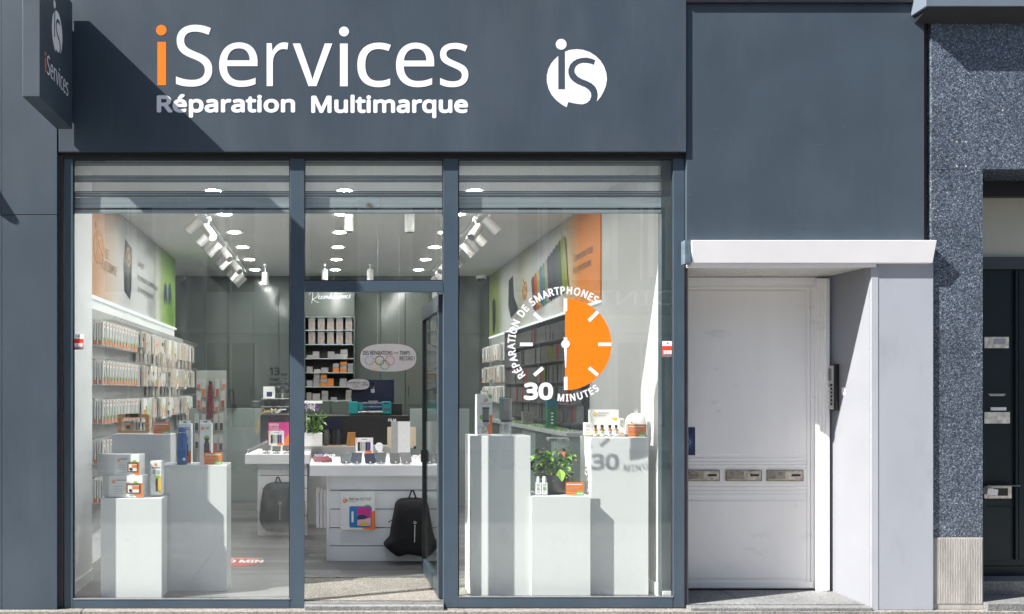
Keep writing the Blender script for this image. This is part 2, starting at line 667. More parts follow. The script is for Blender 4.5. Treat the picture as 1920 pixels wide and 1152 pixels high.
def glyphs(body, font='noto', bold=0.0, res=3):
    key = (body, font, bold, res)
    if key in _tc:
        return _tc[key]
    c = bpy.data.curves.new('t', 'FONT')
    if FONTS.get(font):
        c.font = FONTS[font]
    c.body = body
    c.size = 1
    c.offset = bold
    c.resolution_u = res
    ob = bpy.data.objects.new('t', c)
    COL.objects.link(ob)
    me = bpy.data.meshes.new_from_object(ob.evaluated_get(bpy.context.evaluated_depsgraph_get()))
    vs = [(v.co.x, v.co.y) for v in me.vertices]
    fs = [tuple(p.vertices) for p in me.polygons]
    bpy.data.objects.remove(ob)
    bpy.data.curves.remove(c)
    bpy.data.meshes.remove(me)
    x0 = min(a for a, b in vs)
    x1 = max(a for a, b in vs)
    y0 = min(b for a, b in vs)
    y1 = max(b for a, b in vs)
    _tc[key] = (vs, fs, x0, x1, y0, y1)
    return _tc[key]


def text(body, org, u, v, w, h, thick=.001, font='noto', bold=0.0, res=3, slant=0, fat=0.0):
    """ink box of the words fitted to w x h; org = lower left corner; fat thickens the strokes (metres)"""
    if fat:
        mb = MB()
        u, v = Vector(u), Vector(v)
        n = u.cross(v)
        k = 0
        for i, (a, b) in enumerate([(0, 0)] + [(math.cos(R(q)), math.sin(R(q))) for q in range(0, 360, 45)]):
            t_ = text(body, Vector(org) + u * (fat + a * fat) + v * (fat + b * fat) + n * (i * .00006), u, v, w - 2 * fat, h - 2 * fat, thick, font, bold, res, slant)
            mb.merge(t_)
        return mb
    vs, fs, x0, x1, y0, y1 = glyphs(body, font, bold, res)
    org, u, v = Vector(org), Vector(u), Vector(v)
    n = u.cross(v)
    mb = MB()
    fr = [org + u * ((a - x0) / (x1 - x0) * w + slant * (b - y0) / (y1 - y0) * h) + v * ((b - y0) / (y1 - y0) * h) for a, b in vs]
    mb.add([p + n * thick for p in fr], fs)
    if thick >= .002:
        cnt = {}
        for f in fs:
            for i in range(len(f)):
                e = (f[i], f[(i + 1) % len(f)])
                cnt[frozenset(e)] = cnt.get(frozenset(e), []) + [e]
        side = [es[0] for es in cnt.values() if len(es) == 1]
        nn = len(fr)
        mb2v = [p + n * thick for p in fr] + fr
        mb.add(mb2v, [(a, a + nn, b + nn, b) for a, b in side])
    return mb


def ptext(body, px0, py0, px1, py1, Y, thick=.001, **kw):
    a = P(px0, py1, Y)
    b = P(px1, py0, Y)
    return text(body, a, (1, 0, 0), (0, 0, 1), b.x - a.x, b.z - a.z, thick, **kw)


def arc_text(mb, body, cx, cy, r, a_mid0, a_mid1, cap, Y, outward=True, font='noto', bold=0.0, thick=.0015, fat=.0025):
    """letters set along a circle; angles (deg) of first and last letter centres"""
    def width(t):
        g = glyphs(t, font, bold)
        return g[3] - g[2]
    base = width('HH')
    adv = [(.3 if ch == ' ' else width('H' + ch + 'H') - base) for ch in body]
    pos = []
    x = 0
    for a in adv:
        pos.append(x + a / 2)
        x += a
    g = glyphs('H', font, bold)
    caph = g[5] - g[4]
    k = cap / caph * sc(Y)
    p0, p1 = pos[0], pos[-1]
    for ch, p in zip(body, pos):
        if ch == ' ':
            continue
        ang = R(a_mid0 + (a_mid1 - a_mid0) * (p - p0) / (p1 - p0))
        c = P(cx + r * math.cos(ang), cy - r * math.sin(ang), Y)
        rad = Vector((math.cos(ang), 0, math.sin(ang)))
        v = rad if outward else -rad
        u = v.cross(Vector((0, -1, 0))) * -1
        if u.dot(Vector((math.sin(ang), 0, -math.cos(ang))) * (1 if outward else -1)) < 0:
            u = -u
        vs, fs, x0, x1, y0, y1 = glyphs(ch, font, bold)
        n = Vector((0, -1, 0))
        xm = (x0 + x1) / 2
        for i, (fa, fb) in enumerate([(0, 0)] + [(math.cos(R(q)) * fat, math.sin(R(q)) * fat) for q in range(0, 360, 45)]):
            mb.add([c + u * ((a - xm) * k * .88 + fa) + v * (b * k + fb) + n * (thick + i * .00005) for a, b in vs], fs)
    return mb


LOGO = [(384, 278), (450, 252), (550, 242), (640, 250), (740, 282), (830, 340), (900, 410), (950, 490), (985, 590), (993, 680), (980, 770), (945, 860), (900, 940), (845, 1005), (858, 950), (862, 900), (850, 840), (820, 785), (770, 740), (700, 705), (620, 675), (560, 635), (525, 585), (522, 540), (540, 495), (580, 460), (640, 442), (710, 445), (760, 455), (803, 473), (827, 402), (770, 380), (700, 365), (630, 368), (560, 385), (500, 420), (455, 470), (430, 540), (432, 600), (455, 660), (500, 710), (560, 750), (620, 775), (680, 800), (730, 835), (760, 880), (765, 930), (745, 985), (700, 1025), (640, 1045), (570, 1040), (500, 1028), (430, 1010), (405, 1088), (330, 1045), (250, 980), (190, 910), (145, 820), (118, 720), (118, 620), (140, 530), (180, 450), (225, 395), (284, 340), (284, 828), (384, 828)]


def logo(mb, org, u, v, size, thick=.001, m=0):
    """round mark of the shop, size = height incl. the dot; org = lower left"""
    org, u, v = Vector(org), Vector(u), Vector(v)
    k = size / 1000.0
    n = u.cross(v)
    fn = lambda a, b: org + u * ((a - 115) * k) + v * ((1090 - b) * k) + n * thick
    mb.prism(LOGO, fn, -n * thick * .9, m)
    mb.prism(disc(326, 170, 79, 20), fn, -n * thick * .9, m)
    return mb


EX, EY, EZ = Vector((1, 0, 0)), Vector((0, 1, 0)), Vector((0, 0, 1))
ORD = ['first', 'second', 'third', 'fourth', 'fifth', 'sixth', 'seventh', 'eighth', 'ninth', 'tenth', 'eleventh', 'twelfth', 'thirteenth', 'fourteenth', 'fifteenth', 'sixteenth', 'seventeenth', 'eighteenth', 'nineteenth', 'twentieth']
ORD += ['twenty-' + w for w in ORD[:9]] + ['thirtieth'] + ['thirty-' + w for w in ORD[:9]] + ['fortieth']
ORD2 = ORD + ['forty-' + w for w in ORD[:9]] + ['fiftieth'] + ['fifty-' + w for w in ORD[:9]] + ['sixtieth']
# + w for w in ORD[:9]] + ['thirtieth'] + ['thirty-' + w for w in ORD[:9]] + ['fortieth']

# ================================================================== GROUND
struct('ground', MB().box(-60, 60, -60, 60, -.45, -.30), paving)
struct('road', MB().box(-60, 60, -12.2, -4.2, -.30, -.27), asphalt)
pav = struct('pavement', MB().box(-30, 30, -4.0, -.03, -.30, -.13), paving)
for i in range(26):
    for j in range(4):
        x = -7.8 + i * .6
        y = -3.98 + j * .97
        raw('paving_slab', MB().box(x + .003, x + .597, y + .003, y + .967, -.13, -.122 + .002 * random.random()), paving, pav)
kerb = struct('kerb', MB().box(-30, 30, -4.2, -4.0, -.30, -.125), bluestone)
rp = struct('opposite_pavement', MB().box(-30, 30, -16, -12.2, -.30, -.13), paving)
# base course of blue stone blocks right under the shopfront
bc = struct('stone_base_course', MB().box(-6, 6, 0.03, .3, -.3, -.004), sillstone)
xs = [-60, 152, 873, 1259, 1700, 2100]
for a, b in zip(xs, xs[1:]):
    raw('stone', MB().box(PX(a, -.03) + .002, PX(b, -.03) - .002, -.03, .05, -.2, -.001), sillstone, bc, bev=.004)

# ================================================================== LEFT PILASTER
t = T('cladding_pilaster', 'anthracite metal-clad pillar at the far left edge of the shopfront', 'pillar')
t.add('panel', MB().box(-3.6, PX(3, .012), .014, .3, 0, 5.2), paint)
t.add('panel', MB().box(PX(3, .012) + .004, PX(107, .012), .012, .3, 0, PZ(404, .012)), paint, bev=.002)
t.add('panel', MB().box(PX(3, .012) + .004, PX(107, .012), .012, .3, PZ(403, .012) + .001, 5.2), paint, bev=.002)
t.add('reveal', MB().box(PX(107, .012), PX(120, .06), .05, .29, 0, 3.14), brown)
t.done()
# ================================================================== FASCIA WITH SIGN LETTERING
t = T('shop_fascia', 'dark grey fascia panel above the shop window carrying the white shop lettering', 'fascia')
t.add('panel', MB().box(PX(110, 0), PX(1287, 0), 0, .09, PZ(285, 0), 4.25), paint, bev=.0025)
t.add('edge_trim', MB().box(PX(110, 0) + .003, PX(1287, 0) - .003, .002, .088, PZ(285, 0) - .004, PZ(285, 0)), dark)
LT = .0012
for ch, a in (('S', (330, 47, 398, 163)), ('e', (411, 80, 483, 163.5)), ('r', (500, 80, 540.5, 162)), ('v', (549, 82, 623, 162)), ('c', (670, 80.5, 733, 164)), ('e', (742.5, 80.5, 814, 164)), ('s', (825, 81, 878, 164))):
    t.add('letter', ptext(ch, a[0], a[1], a[2], a[3], 0, LT, res=8, fat=.0008), whiteletter)
d1 = MB().prism(disc(302.5, 57, 9.8), lambda a, b: P(a, b, 0) + Vector((0, -LT, 0)), (0, LT * .95, 0))
d1.pb(295.3, 79, 311.4, 160, -LT, LT * .95)
t.add('letter', d1, orangem)
d2 = MB().prism(disc(645, 59.5, 9.2), lambda a, b: P(a, b, 0) + Vector((0, -LT, 0)), (0, LT * .95, 0))
d2.pb(637.5, 82, 652, 162, -LT, LT * .95)
t.add('letter', d2, whiteletter)
t.add('tagline', ptext('Réparation', 294, 177, 553.5, 221, 0, .001, res=4, fat=.0068), whiteletter)
t.add('tagline', ptext('Multimarque', 583.5, 178, 877.5, 222, 0, .001, res=4, fat=.0068), whiteletter)
lg = MB()
a = P(1025, 201.8, 0)
logo(lg, a, EX, EZ, (201.8 - 71.8) * sc(0) / 1.011, .0012)
t.add('emblem', lg, whiteletter)
t.done()
# upper wall over the frame of the picture
struct('upper_wall', MB().box(-3.6, PX(1733, .02), .1, .5, 4.26, 8), opp_wall)
# ================================================================== PROJECTING SIGN
t = T('projecting_sign', 'dark box sign projecting from the facade at the top left corner', 'sign')
YF = -.63
xr = PX(75, YF)
xl = PX(42, YF)
zb = PZ(181.5, YF)
ztop = 4.15
t.add('case', MB().box(xl, xr, YF, -.035, zb, ztop), paint2, bev=.003)
t.add('bracket', MB().box(xl + .03, xr - .03, -.035, .002, zb + .12, ztop - .15), dark)
# side face looks to +X; reading runs towards the wall
def sg(px, py, x=xr):
    """point on the side face under pixel px,py"""
    k = x / ((px - VX) / F)
    return k - D, H - (py - VY) * k / F
y0, z0 = sg(84.5, 157)
y1, z1 = sg(127.5, 138)
zt = H + (VY - 94) * (y0 + D) / F
hh = zt - (H - (133 - VY) * (y0 + D) / F)
let = text('Services', (xr, y0 + .035, H - (134 - VY) * (y0 + D) / F), EY, EZ, y1 - y0 - .035, hh * .95, .002, res=3, bold=-.01)
t.add('lettering', let, whiteletter)
bi = MB().box(xr, xr + .002, y0, y0 + .014, H - (134 - VY) * (y0 + D) / F, H - (108 - VY) * (y0 + D) / F)
bi.prism(disc(0, 0, .0105, 12), lambda a, b: Vector((xr + .002, y0 + .007 + a, H - (100 - VY) * (y0 + D) / F + b)), (-.0015, 0, 0))
t.add('lettering', bi, orange_c)
lg = MB()
ya, za = sg(97, 80)
yb, zb2 = sg(116, 80)
logo(lg, (xr, ya, H - (88.5 - VY) * (ya + D) / F), EY, EZ * 1.48, (yb - ya) / .87, .002)
t.add('emblem', lg, whiteletter)
t.done()
# unseen bracket, added left of view to cast the shadow on the pillar
t = T('shadow_bracket', 'dark bracket with a small hood added just out of view at left to shadow the pillar', 'bracket')
wy = .014
t.add('arm', MB().tube([(-2.62, wy, 3.25), (-2.62, -.07, 3.24), (-2.62, -.09, 3.2)], .012), dark)
t.add('hood', MB().lathe((-2.62, -.09, 3.08), [(.05, 0), (.055, .02), (.02, .1), (.01, .12)], 12), dark)
t.done()

# ================================================================== SHOP WINDOW FRAME
YF0 = .04
t = T('shop_window_frame', 'dark blue-grey aluminium frame of the shopfront with door opening in the middle', 'window frame')
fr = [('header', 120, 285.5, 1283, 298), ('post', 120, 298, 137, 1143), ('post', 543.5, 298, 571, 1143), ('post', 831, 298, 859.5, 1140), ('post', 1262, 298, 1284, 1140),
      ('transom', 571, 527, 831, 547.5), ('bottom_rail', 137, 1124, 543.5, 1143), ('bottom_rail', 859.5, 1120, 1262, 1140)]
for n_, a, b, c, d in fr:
    t.add(n_, MB().pb(a + .3, b + .2, c - .3, d, YF0 + (.002 if n_ == 'post' else .0), .03), dark if n_ == 'header' else framem, bev=.0018)  # header is near-black: the shade under the fascia is put into its colour
# rubber seals round each pane
for a, b, c, d in ((137, 298, 543.5, 1124), (571, 298, 831, 527), (859.5, 298, 1262, 1120)):
    s = MB()
    Y = YF0 + .012
    for q in ((a, b, a + 1.5, d), (c - 1.5, b, c, d), (a, b, c, b + 2), (a, d - 2, c, d)):
        s.pb(q[0], q[1], q[2], q[3], Y, .02)
    t.add('seal', s, dark)
t.add('glazing_bead', MB().pb(137, 1122.3, 543.5, 1124.2, YF0 - .003, .02), steel)
t.add('glazing_bead', MB().pb(859.5, 1118.5, 1262, 1120.2, YF0 - .003, .02), steel)
t.add('side_channel', MB().pb(1284, 285, 1290.5, 1143, .05, .08), brown)
t.done()
for (a, b, c, d, lb) in ((137, 298, 543.5, 1124, 'large glass pane of the left display window'), (571, 298, 831, 527, 'square glass fanlight over the open shop door'), (859.5, 298, 1262, 1120, 'large glass pane of the right display window')):
    one('window_pane', lb, 'window pane', MB().pb(a, b, c, d, .06, .006), win_glass)

# ================================================================== ROLLER SHUTTERS
for i, (a, c, lb) in enumerate(((139, 543, 'rolled-up galvanised shutter behind the top of the left window'), (572, 831, 'rolled-up shutter with a brass lock over the door'), (860, 1240, 'rolled-up galvanised shutter behind the top of the right window'))):
    t = T('roller_shutter', lb, 'shutter')
    Y = .12
    for b, d in ((297, 301), (311, 329.5), (342, 358.5)):
        t.add('perforated_slat', MB().pb(a, b, c, d, Y, .0015), perf)
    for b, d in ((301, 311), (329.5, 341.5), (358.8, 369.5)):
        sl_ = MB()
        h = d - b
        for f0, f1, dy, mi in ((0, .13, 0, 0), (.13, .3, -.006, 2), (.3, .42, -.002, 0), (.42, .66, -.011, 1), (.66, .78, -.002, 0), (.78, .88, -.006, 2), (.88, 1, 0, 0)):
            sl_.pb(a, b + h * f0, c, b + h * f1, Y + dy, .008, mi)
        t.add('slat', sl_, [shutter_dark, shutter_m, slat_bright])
    k = t.add('bottom_bar', MB().pb(a, 370.5, c, 390, Y - .018, .03), shutter_m, bev=.002)
    t.add('weather_strip', MB().pb(a, 390.3, c, 393.5, Y - .01, .02), shutter_dark)
    t.add('bottom_lip', MB().pb(a, 393.8, c, 399.5, Y - .02, .03), shutter_m, bev=.002)
    rv = {0: (144, 152, 355), 1: (577, 671.5, 710.5, 803), 2: (1022, 1229)}[i]
    for x in rv:
        for y in (375.5, 386):
            r_ = MB().ball(P(x, y, Y - .018), .006, (1, .5, 1), 8)
            t.add('rivet', r_, steel, sub=k)
    if i == 1:
        c0 = P(691, 385, Y - .02)
        t.add('lock', MB().prism(disc(0, 0, .021, 20), lambda p, q: c0 + Vector((p, -.004, q)), (0, .004, 0)).prism(disc(0, 0, .013, 16), lambda p, q: c0 + Vector((p, -.006, q)), (0, .002, 0), 1), [steel, brass])
    t.done()
one('shutter_guide', 'dark vertical shutter guide rail at the right end of the window', 'guide rail', MB().pb(1240.5, 300, 1262, 1119, .10, .06), M('guide_rail', (.035, .055, .065), .4, .1))
one('shutter_guide', 'white guide foot block at the lower right window corner', 'guide foot', MB().pb(1243, 1109, 1261, 1118, .08, .01), white_paint)

# ================================================================== DOOR LEAF
leafm = M('leaf_frame', (.03, .042, .055), .35, .06, 5, spec=.4)
hinge = Vector((PX(828, .07), .09, 0))
dirl = Vector((-.018, 1, 0)).normalized()
perp = Vector((dirl.y, -dirl.x, 0))
LW, LZ0, LZ1 = .86, .055, 2.18
def leaf(mb, a0, a1, z0, z1, th=.02, off=0):
    c = hinge + dirl * ((a0 + a1) / 2) + perp * off + Vector((0, 0, (z0 + z1) / 2))
    rot = Matrix((dirl, perp, EZ)).transposed()
    return mb.obox(c, a1 - a0, th * 2, z1 - z0, rot)
t = T('shop_door', 'glass shop door standing open inwards against the right post', 'door')
t.add('stile', leaf(MB(), 0, .07, LZ0, LZ1), leafm, bev=.002)
t.add('stile', leaf(MB(), LW - .022, LW, LZ0, LZ1), dark, bev=.002)
t.add('top_rail', leaf(MB(), .07, LW - .022, LZ1 - .11, LZ1, .019), leafm)
t.add('bottom_rail', leaf(MB(), .07, LW - .022, LZ0, LZ0 + .1, .019), leafm)
t.add('pane', leaf(MB(), .07, LW - .022, LZ0 + .1, LZ1 - .11, .004), lite_glass)
t.add('handle', leaf(MB(), LW - .03, LW + .006, .93, 1.03, .03), dark)
t.add('closer', leaf(MB(), .06, .3, LZ1 + .003, LZ1 + .045, .02), steel)
t.done()
# threshold and mat
one('threshold_rail', 'thin bright metal rail across the door sill', 'threshold', MB().box(PX(571, .05), PX(831, .05), .035, .06, .0, .044), steel)
one('threshold_rail', 'thin metal edging strip behind the door mat', 'threshold', MB().box(PX(571, .05), PX(831, .05) + .3, .74, .765, .036, .052), steel)
one('door_mat', 'speckled beige coir mat filling the shop entrance', 'door mat', MB().box(PX(571, .06) - .06, PX(831, .06) + .3, .07, .735, .036, .047), matm)
one('door_step', 'blue stone step under the shop door', 'step', MB().box(PX(571, .03), PX(831, .03), -.01, .036, -.1, .03), bluestone, bev=.004)
# stickers on the glass
def sticker(x0, y0, x1, y1, lb):
    t = T('sticker', lb, 'sticker')
    Y = .058
    h = y1 - y0
    t.add('sheet', MB().pb(x0, y0, x1, y1, Y, .001), card_w)
    t.add('band', MB().pb(x0, y0 + h * .3, x1, y0 + h * .85, Y - .001, .0008), red_p)
    t.add('band', MB().pb(x0, y0 + h * .87, x1, y1, Y - .001, .0008), greyp)
    for k in range(3):
        t.add('card_mark', MB().pb(x0 + 2.5 + k * 5.4, y0 + h * .58, x0 + 6.5 + k * 5.4, y0 + h * .8, Y - .002, .0008), card_w)
    c = P((x0 + x1) / 2, y0 + h * .13, Y)
    star = [((.008 if i % 2 == 0 else .0045) * math.sin(i * math.pi / 5), (.008 if i % 2 == 0 else .0045) * math.cos(i * math.pi / 5)) for i in range(10)]
    t.add('star', MB().prism(star, lambda a, b: c + Vector((a, -.001, b)), (0, .0008, 0)), greyp)
    t.done()
sticker(137.5, 627, 156.5, 656, 'red and white card payment sticker low on the left window edge')
sticker(1242, 640, 1261.5, 670, 'red and white card payment sticker on the right window edge')
# clock decal
t = T('window_decal', 'orange half clock with white ticks and curved lettering stuck on the right window', 'window decal')
Yd = .0585
fnp = lambda a, b: P(a, b, Yd)
t.add('half_disc', MB().prism([(1060, 732.0), (1060, 560)] + [(1060 + 86.5 * math.cos(R(q)), 646 - 86 * math.sin(R(q))) for q in range(88, -90, -4)], fnp, (0, .001, 0)), orangem)
fnq = lambda a, b: P(a, b, Yd - .001)
for x0, y0, x1, y1 in ((1060.3, 560, 1060.3, 584), (1146.5, 646, 1122, 646), (1060.8, 731.5, 1060.8, 707), (975, 646, 999, 646), (1001.5, 588, 1017.5, 602), (1121, 585, 1104, 602), (1121, 704, 1104.5, 690), (1001.5, 704, 1018, 690)):
    dx, dy = x1 - x0, y1 - y0
    L = math.hypot(dx, dy)
    nx, ny = -dy / L * 3.3, dx / L * 3.3
    t.add('tick', MB().prism([(x0 + nx, y0 + ny), (x1 + nx, y1 + ny), (x1 - nx, y1 - ny), (x0 - nx, y0 - ny)], fnq, (0, .0008, 0)), whiteletter)
t.add('hand', MB().prism([(1057, 633), (1063.5, 633), (1063.5, 640), (1063, 652), (1061.6, 690), (1060, 690), (1057.5, 652)], fnq, (0, .0008, 0)), whiteletter)
t.add('hub', MB().prism(disc(1060.5, 645.5, 8, 20), lambda a, b: P(a, b, Yd - .002), (0, .0008, 0)), whiteletter)
t.add('lettering', arc_text(MB(), 'RÉPARATION DE SMARTPHONES', 1060, 646, 94.5, 214.8, 56.3, 13.4, Yd), whiteletter)
t.add('lettering', arc_text(MB(), 'MINUTES', 1060, 646, 106.5, 265.2, 304.5, 12.6, Yd, outward=False), whiteletter)
t.add('lettering', ptext('30', 982, 717.5, 1037, 750.5, Yd, .0015, res=6, fat=.0085), whiteletter)
t.done()

# ================================================================== RIGHT BLUE PANEL, CANOPY, ENTRANCE
t = T('cladding_wall', 'smooth anthracite panel above the white canopy', 'wall panel')
t.add('panel', MB().box(PX(1287.5, .018), PX(1733, .018), .018, .12, PZ(451, .018), 4.25), paint2, bev=.002)
t.add('overhang', MB().box(PX(1287.5, 0), PX(1733, 0), -.004, .017, PZ(5, 0), 4.25), dark)
t.add('joint', MB().box(PX(1733, .018), PX(1746, .05), .06, .14, PZ(452, .05), 4.25), brown)
t.done()
t = T('door_canopy', 'white painted canopy moulding above the recessed entrance door', 'canopy')
cv = MB()
xa, xb = PX(1297, -.035), PX(1752, -.035)
yt, yb_ = -.058, -.036
zt_, zb_ = PZ(450.5, -.058), PZ(493.5, -.036)
cv.add([(xa - .01, yt, zt_), (xb, yt, zt_), (xb - .012, yb_, zb_), (xa, yb_, zb_), (xa - .01, .02, zt_), (xb, .02, zt_), (xb - .012, .02, zb_), (xa, .02, zb_)],
       [(0, 3, 2, 1), (4, 5, 6, 7), (0, 1, 5, 4), (3, 7, 6, 2), (1, 2, 6, 5), (0, 4, 7, 3)])
t.add('moulding', cv, white_paint, bev=.003)
t.add('end_cap', MB().box(PX(1284.5, -.045), PX(1296, -.045), -.045, .015, zb_ - .005, zt_ + .002), M('canopy_end', (.085, .12, .15), .6, .2, 20, bump=.2))
t.add('lower_strip', MB().box(xa, PX(1643, -.02), -.022, .03, PZ(500.5, -.022), zb_ - .001), white_paint)
t.done()
# recess
YD = .45
XL, XR = 2.455, 3.70
ZS = 2.36
rw = struct('recess_wall', MB().box(XR, XR + .042, .006, .62, 0, ZS + .15), M('recess_paint', (.235, .245, .27), .5, .04, 3, bump=.05, bscale=80, wear=[((.2, .2, .22), 4, .55, .8, .3, (1, 1, .4))]))
struct('recess_side', MB().box(2.345, XL, .131, .62, 0, 4.2), brown)
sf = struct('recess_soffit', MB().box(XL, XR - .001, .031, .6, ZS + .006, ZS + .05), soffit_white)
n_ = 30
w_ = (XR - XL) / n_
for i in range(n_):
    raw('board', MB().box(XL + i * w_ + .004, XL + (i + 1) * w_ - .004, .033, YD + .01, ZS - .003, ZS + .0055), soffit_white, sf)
fl = struct('entrance_floor', MB().box(XL, XR, .04, .62, -.1, .018), bluestone)
for i in range(3):
    x = XL + i * .43
    raw('stone', MB().box(x + .003, min(x + .427, XR - .003), .052, .47, .019, .026), bluestone, fl, bev=.002)
raw('stone', MB().box(XL + .0, PX(1632, 0), -.025, .049, -.1, .022), bluestone, fl, bev=.005)
one('entrance_pilaster', 'flat light grey pillar right of the recessed entrance', 'pillar', MB().box(PX(1645.5, 0), PX(1750, 0), 0, .15, 0, PZ(493, 0) + .03), grey_pilaster, bev=.002)
one('corner_trim', 'narrow pale upright trim on the corner of the entrance recess', 'trim', MB().box(PX(1632, .005) + .001, PX(1645, .005), -.003, .0055, 0, PZ(500, 0)).box(PX(1632, .005) + .043, PX(1645, .005), .0055, .03, 0, PZ(500, 0)), grey_trim)
# white door
t = T('entrance_door', 'worn white panelled house door with three letter slots in the recess', 'door')
def dp(x0, y0, x1, y1, Y, dep=.03):
    return MB().pb(x0, y0, x1, y1, Y, dep)
t.add('door_leaf', dp(1285, 541, 1528, 1104, YD, .05), door_white)
t.add('raised_panel', dp(1288, 545, 1511, 853, YD - .009), door_white, bev=.004)
t.add('raised_panel', dp(1288, 939, 1511, 1086, YD - .009), door_white, bev=.004)
for y in (859, 866, 872):
    t.add('rail', dp(1288, y, 1513, y + 4.6, YD - .006), door_white, bev=.002)
for y in (913, 920, 927):
    t.add('rail', dp(1288, y, 1513, y + 4.8, YD - .006), door_white, bev=.002)
t.add('rail', dp(1288, 878.5, 1513, 910, YD - .004), door_white, bev=.002)
t.add('bottom_rail', dp(1288, 1091, 1526, 1103, YD - .012), door_white, bev=.003)
for k, (x, w) in enumerate(((1513.5, 6), (1520.5, 7))):
    t.add('stile', dp(x, 541, x + w, 1090, YD - .006 - .004 * k), door_white, bev=.002)
for k, (x, w) in enumerate(((1529, 6), (1536, 6), (1543, 5), (1549, 7))):
    t.add('frame', dp(x, 522, x + w, 1108, YD - .02 - .012 * k), door_white, bev=.003)
for k, (y, w) in enumerate(((521, 8), (530, 6), (536.8, 5))):
    t.add('frame', dp(1285, y, 1528.5, y + w, YD - .03 + .008 * k), door_white, bev=.003)
t.add('threshold', MB().box(XL, XR - .01, YD - .015, YD + .04, .0265, .034), dark)
for x0, x1 in ((1289, 1350), (1361, 1429), (1438, 1507)):
    pl = MB().pb(x0, 881.5, x1, 902.5, YD - .014, .006, 0)
    pl.pb(x0 + 2, 884, x1 - 2, 900, YD - .019, .005, 1)
    pl.pb(x0 + 3, 885, x0 + (x1 - x0) * .5, 899, YD - .022, .003, 0)
    k = t.add('letter_slot', pl, [M('slot_frame', (.3, .27, .22), .5, .4, 30, metal=.5), M('slot_plate', (.55, .5, .42), .5, .35, 40, metal=.3)], bev=.001)
    t.add('opening', MB().pb(x1 - 22, 889.5, x1 - 6, 893.5, YD - .0225, .003), blackm, sub=k)
t.done()
t = T('picture', 'small dark blue firework picture taped to the white door', 'picture')
t.add('sheet', MB().pb(1286, 801.5, 1303.5, 854, YD - .013, .002), navy_p)
t.add('border', MB().pb(1303.5, 801, 1305, 855, YD - .014, .003).pb(1286, 854, 1305, 855.3, YD - .014, .003), card_w)
pr = MB()
for k in range(14):
    a = k * 2 * math.pi / 14 + .2
    c = P(1291, 829, YD - .0145)
    L = min(.085 / max(.05, abs(math.sin(a))), .046 / max(.05, abs(math.cos(a))))
    L *= random.uniform(.75, 1)
    d = Vector((math.cos(a), 0, math.sin(a)))
    q = Vector((-math.sin(a), 0, math.cos(a))) * .0015
    pr.add([c + d * .008 + q, c + d * .008 - q, c + d * L], [(0, 1, 2)])
t.add('burst', pr, M('burst_print', (.35, .55, .85), .5, .1))
t.done()
# intercom on the recess wall
t = T('intercom', 'silver door intercom with bell buttons on the right wall of the recess', 'intercom')
ya, yb2 = .335, .435
t.add('back_plate', MB().box(XR - .03, XR, ya - .006, yb2 + .004, 1.362, 1.70), blackm, bev=.003)
t.add('front_plate', MB().box(XR - .036, XR - .0301, ya + .012, yb2, 1.37, 1.69), M('intercom_plate', (.5, .49, .46), .35, .1))
t.add('grille', MB().box(XR - .04, XR - .0361, ya + .03, yb2 - .03, 1.58, 1.67), greyp)
for k in range(6):
    z = 1.40 + k * .028
    t.add('button', MB().box(XR - .042, XR - .0361, ya + .045, yb2 - .01, z, z + .018), card_w if k != 5 else card_k)
    t.add('button', MB().box(XR - .042, XR - .0361, ya + .018, ya + .036, z, z + .018), blackm)
t.done()
one('notice', 'small white paper note beside the intercom', 'notice', MB().box(XR - .002, XR, .265, .30, 1.475, 1.53), card_w)

# ================================================================== GRANITE HOUSE ON THE RIGHT
YG = .02
XG = PX(1843, YG)
t = T('granite_wall', 'polished dark blue granite wall round the neighbouring door', 'wall')
x0 = PX(1746, YG)
def slab(x0, x1, z0, z1, Y=YG, m=granite, name='slab', dep=.36):
    t.add(name, MB().box(x0 + .0012, x1 - .0012, Y, Y + dep, z0 + .0012, z1 - .0012), m, bev=.001)
zj = [PZ(1008, YG), PZ(663, YG), PZ(318, YG)]
slab(x0, XG, zj[0], zj[1])
slab(x0, XG, zj[1], zj[2])
slab(x0, 6.4, zj[2], PZ(45, YG) + .02)
slab(5.55, 6.4, zj[0], zj[2])
t.add('core', MB().box(x0 + .004, XG - .004, YG + .004, .4, .02, 4.0).box(x0 + .004, 6.4, YG + .004, .38, zj[2] + .004, 4.0), brown)
slab(x0, XG, 0.0, zj[0], YG - .003, ribstone, 'plinth')
rb = MB()
nr = 30
for i in range(nr):
    a = x0 + .006 + i * (XG - x0 - .012) / nr
    rb.box(a, a + (XG - x0 - .012) / nr * .55, YG - .0065, YG - .003, .04, zj[0] - .002)
t.add('rib', rb, ribstone, kind='stuff')
slab(5.55, 6.4, 0.0, zj[0], YG - .003, ribstone, 'plinth')
hs = MB()
for px_, py_ in ((1880, 207), (1794, 266), (1811, 266), (1794, 312), (1811, 312)):
    hs.prism(disc(0, 0, .006, 8), lambda a, b, c=P(px_, py_, YG - .001): c + Vector((a, 0, b)), (0, .0008, 0))
t.add('filled_hole', hs, card_k)
t.done()
t = T('cornice', 'pale grey metal cornice over the granite wall', 'cornice')
t.add('band', MB().box(PX(1737, -.12), 6.5, -.115, .1, 4.09, 4.35), M('cornice_paint', (.13, .16, .2), .5, .06), bev=.004)
sx0, sx1 = PX(1739, -.1), 6.5
t.add('soffit', MB().add([(sx0, -.113, 4.089), (sx1, -.113, 4.089), (sx1, .019, 4.037), (sx0, .019, 4.037), (sx0, .019, 4.089), (sx1, .019, 4.089)], [(0, 3, 2, 1), (0, 1, 5, 4), (0, 4, 3), (1, 2, 5), (3, 4, 5, 2)]), dark)
t.done()
struct('neighbour_upper_wall', MB().box(3.95, 6.5, .13, .6, 4.351, 8), opp_wall)
YN = .36
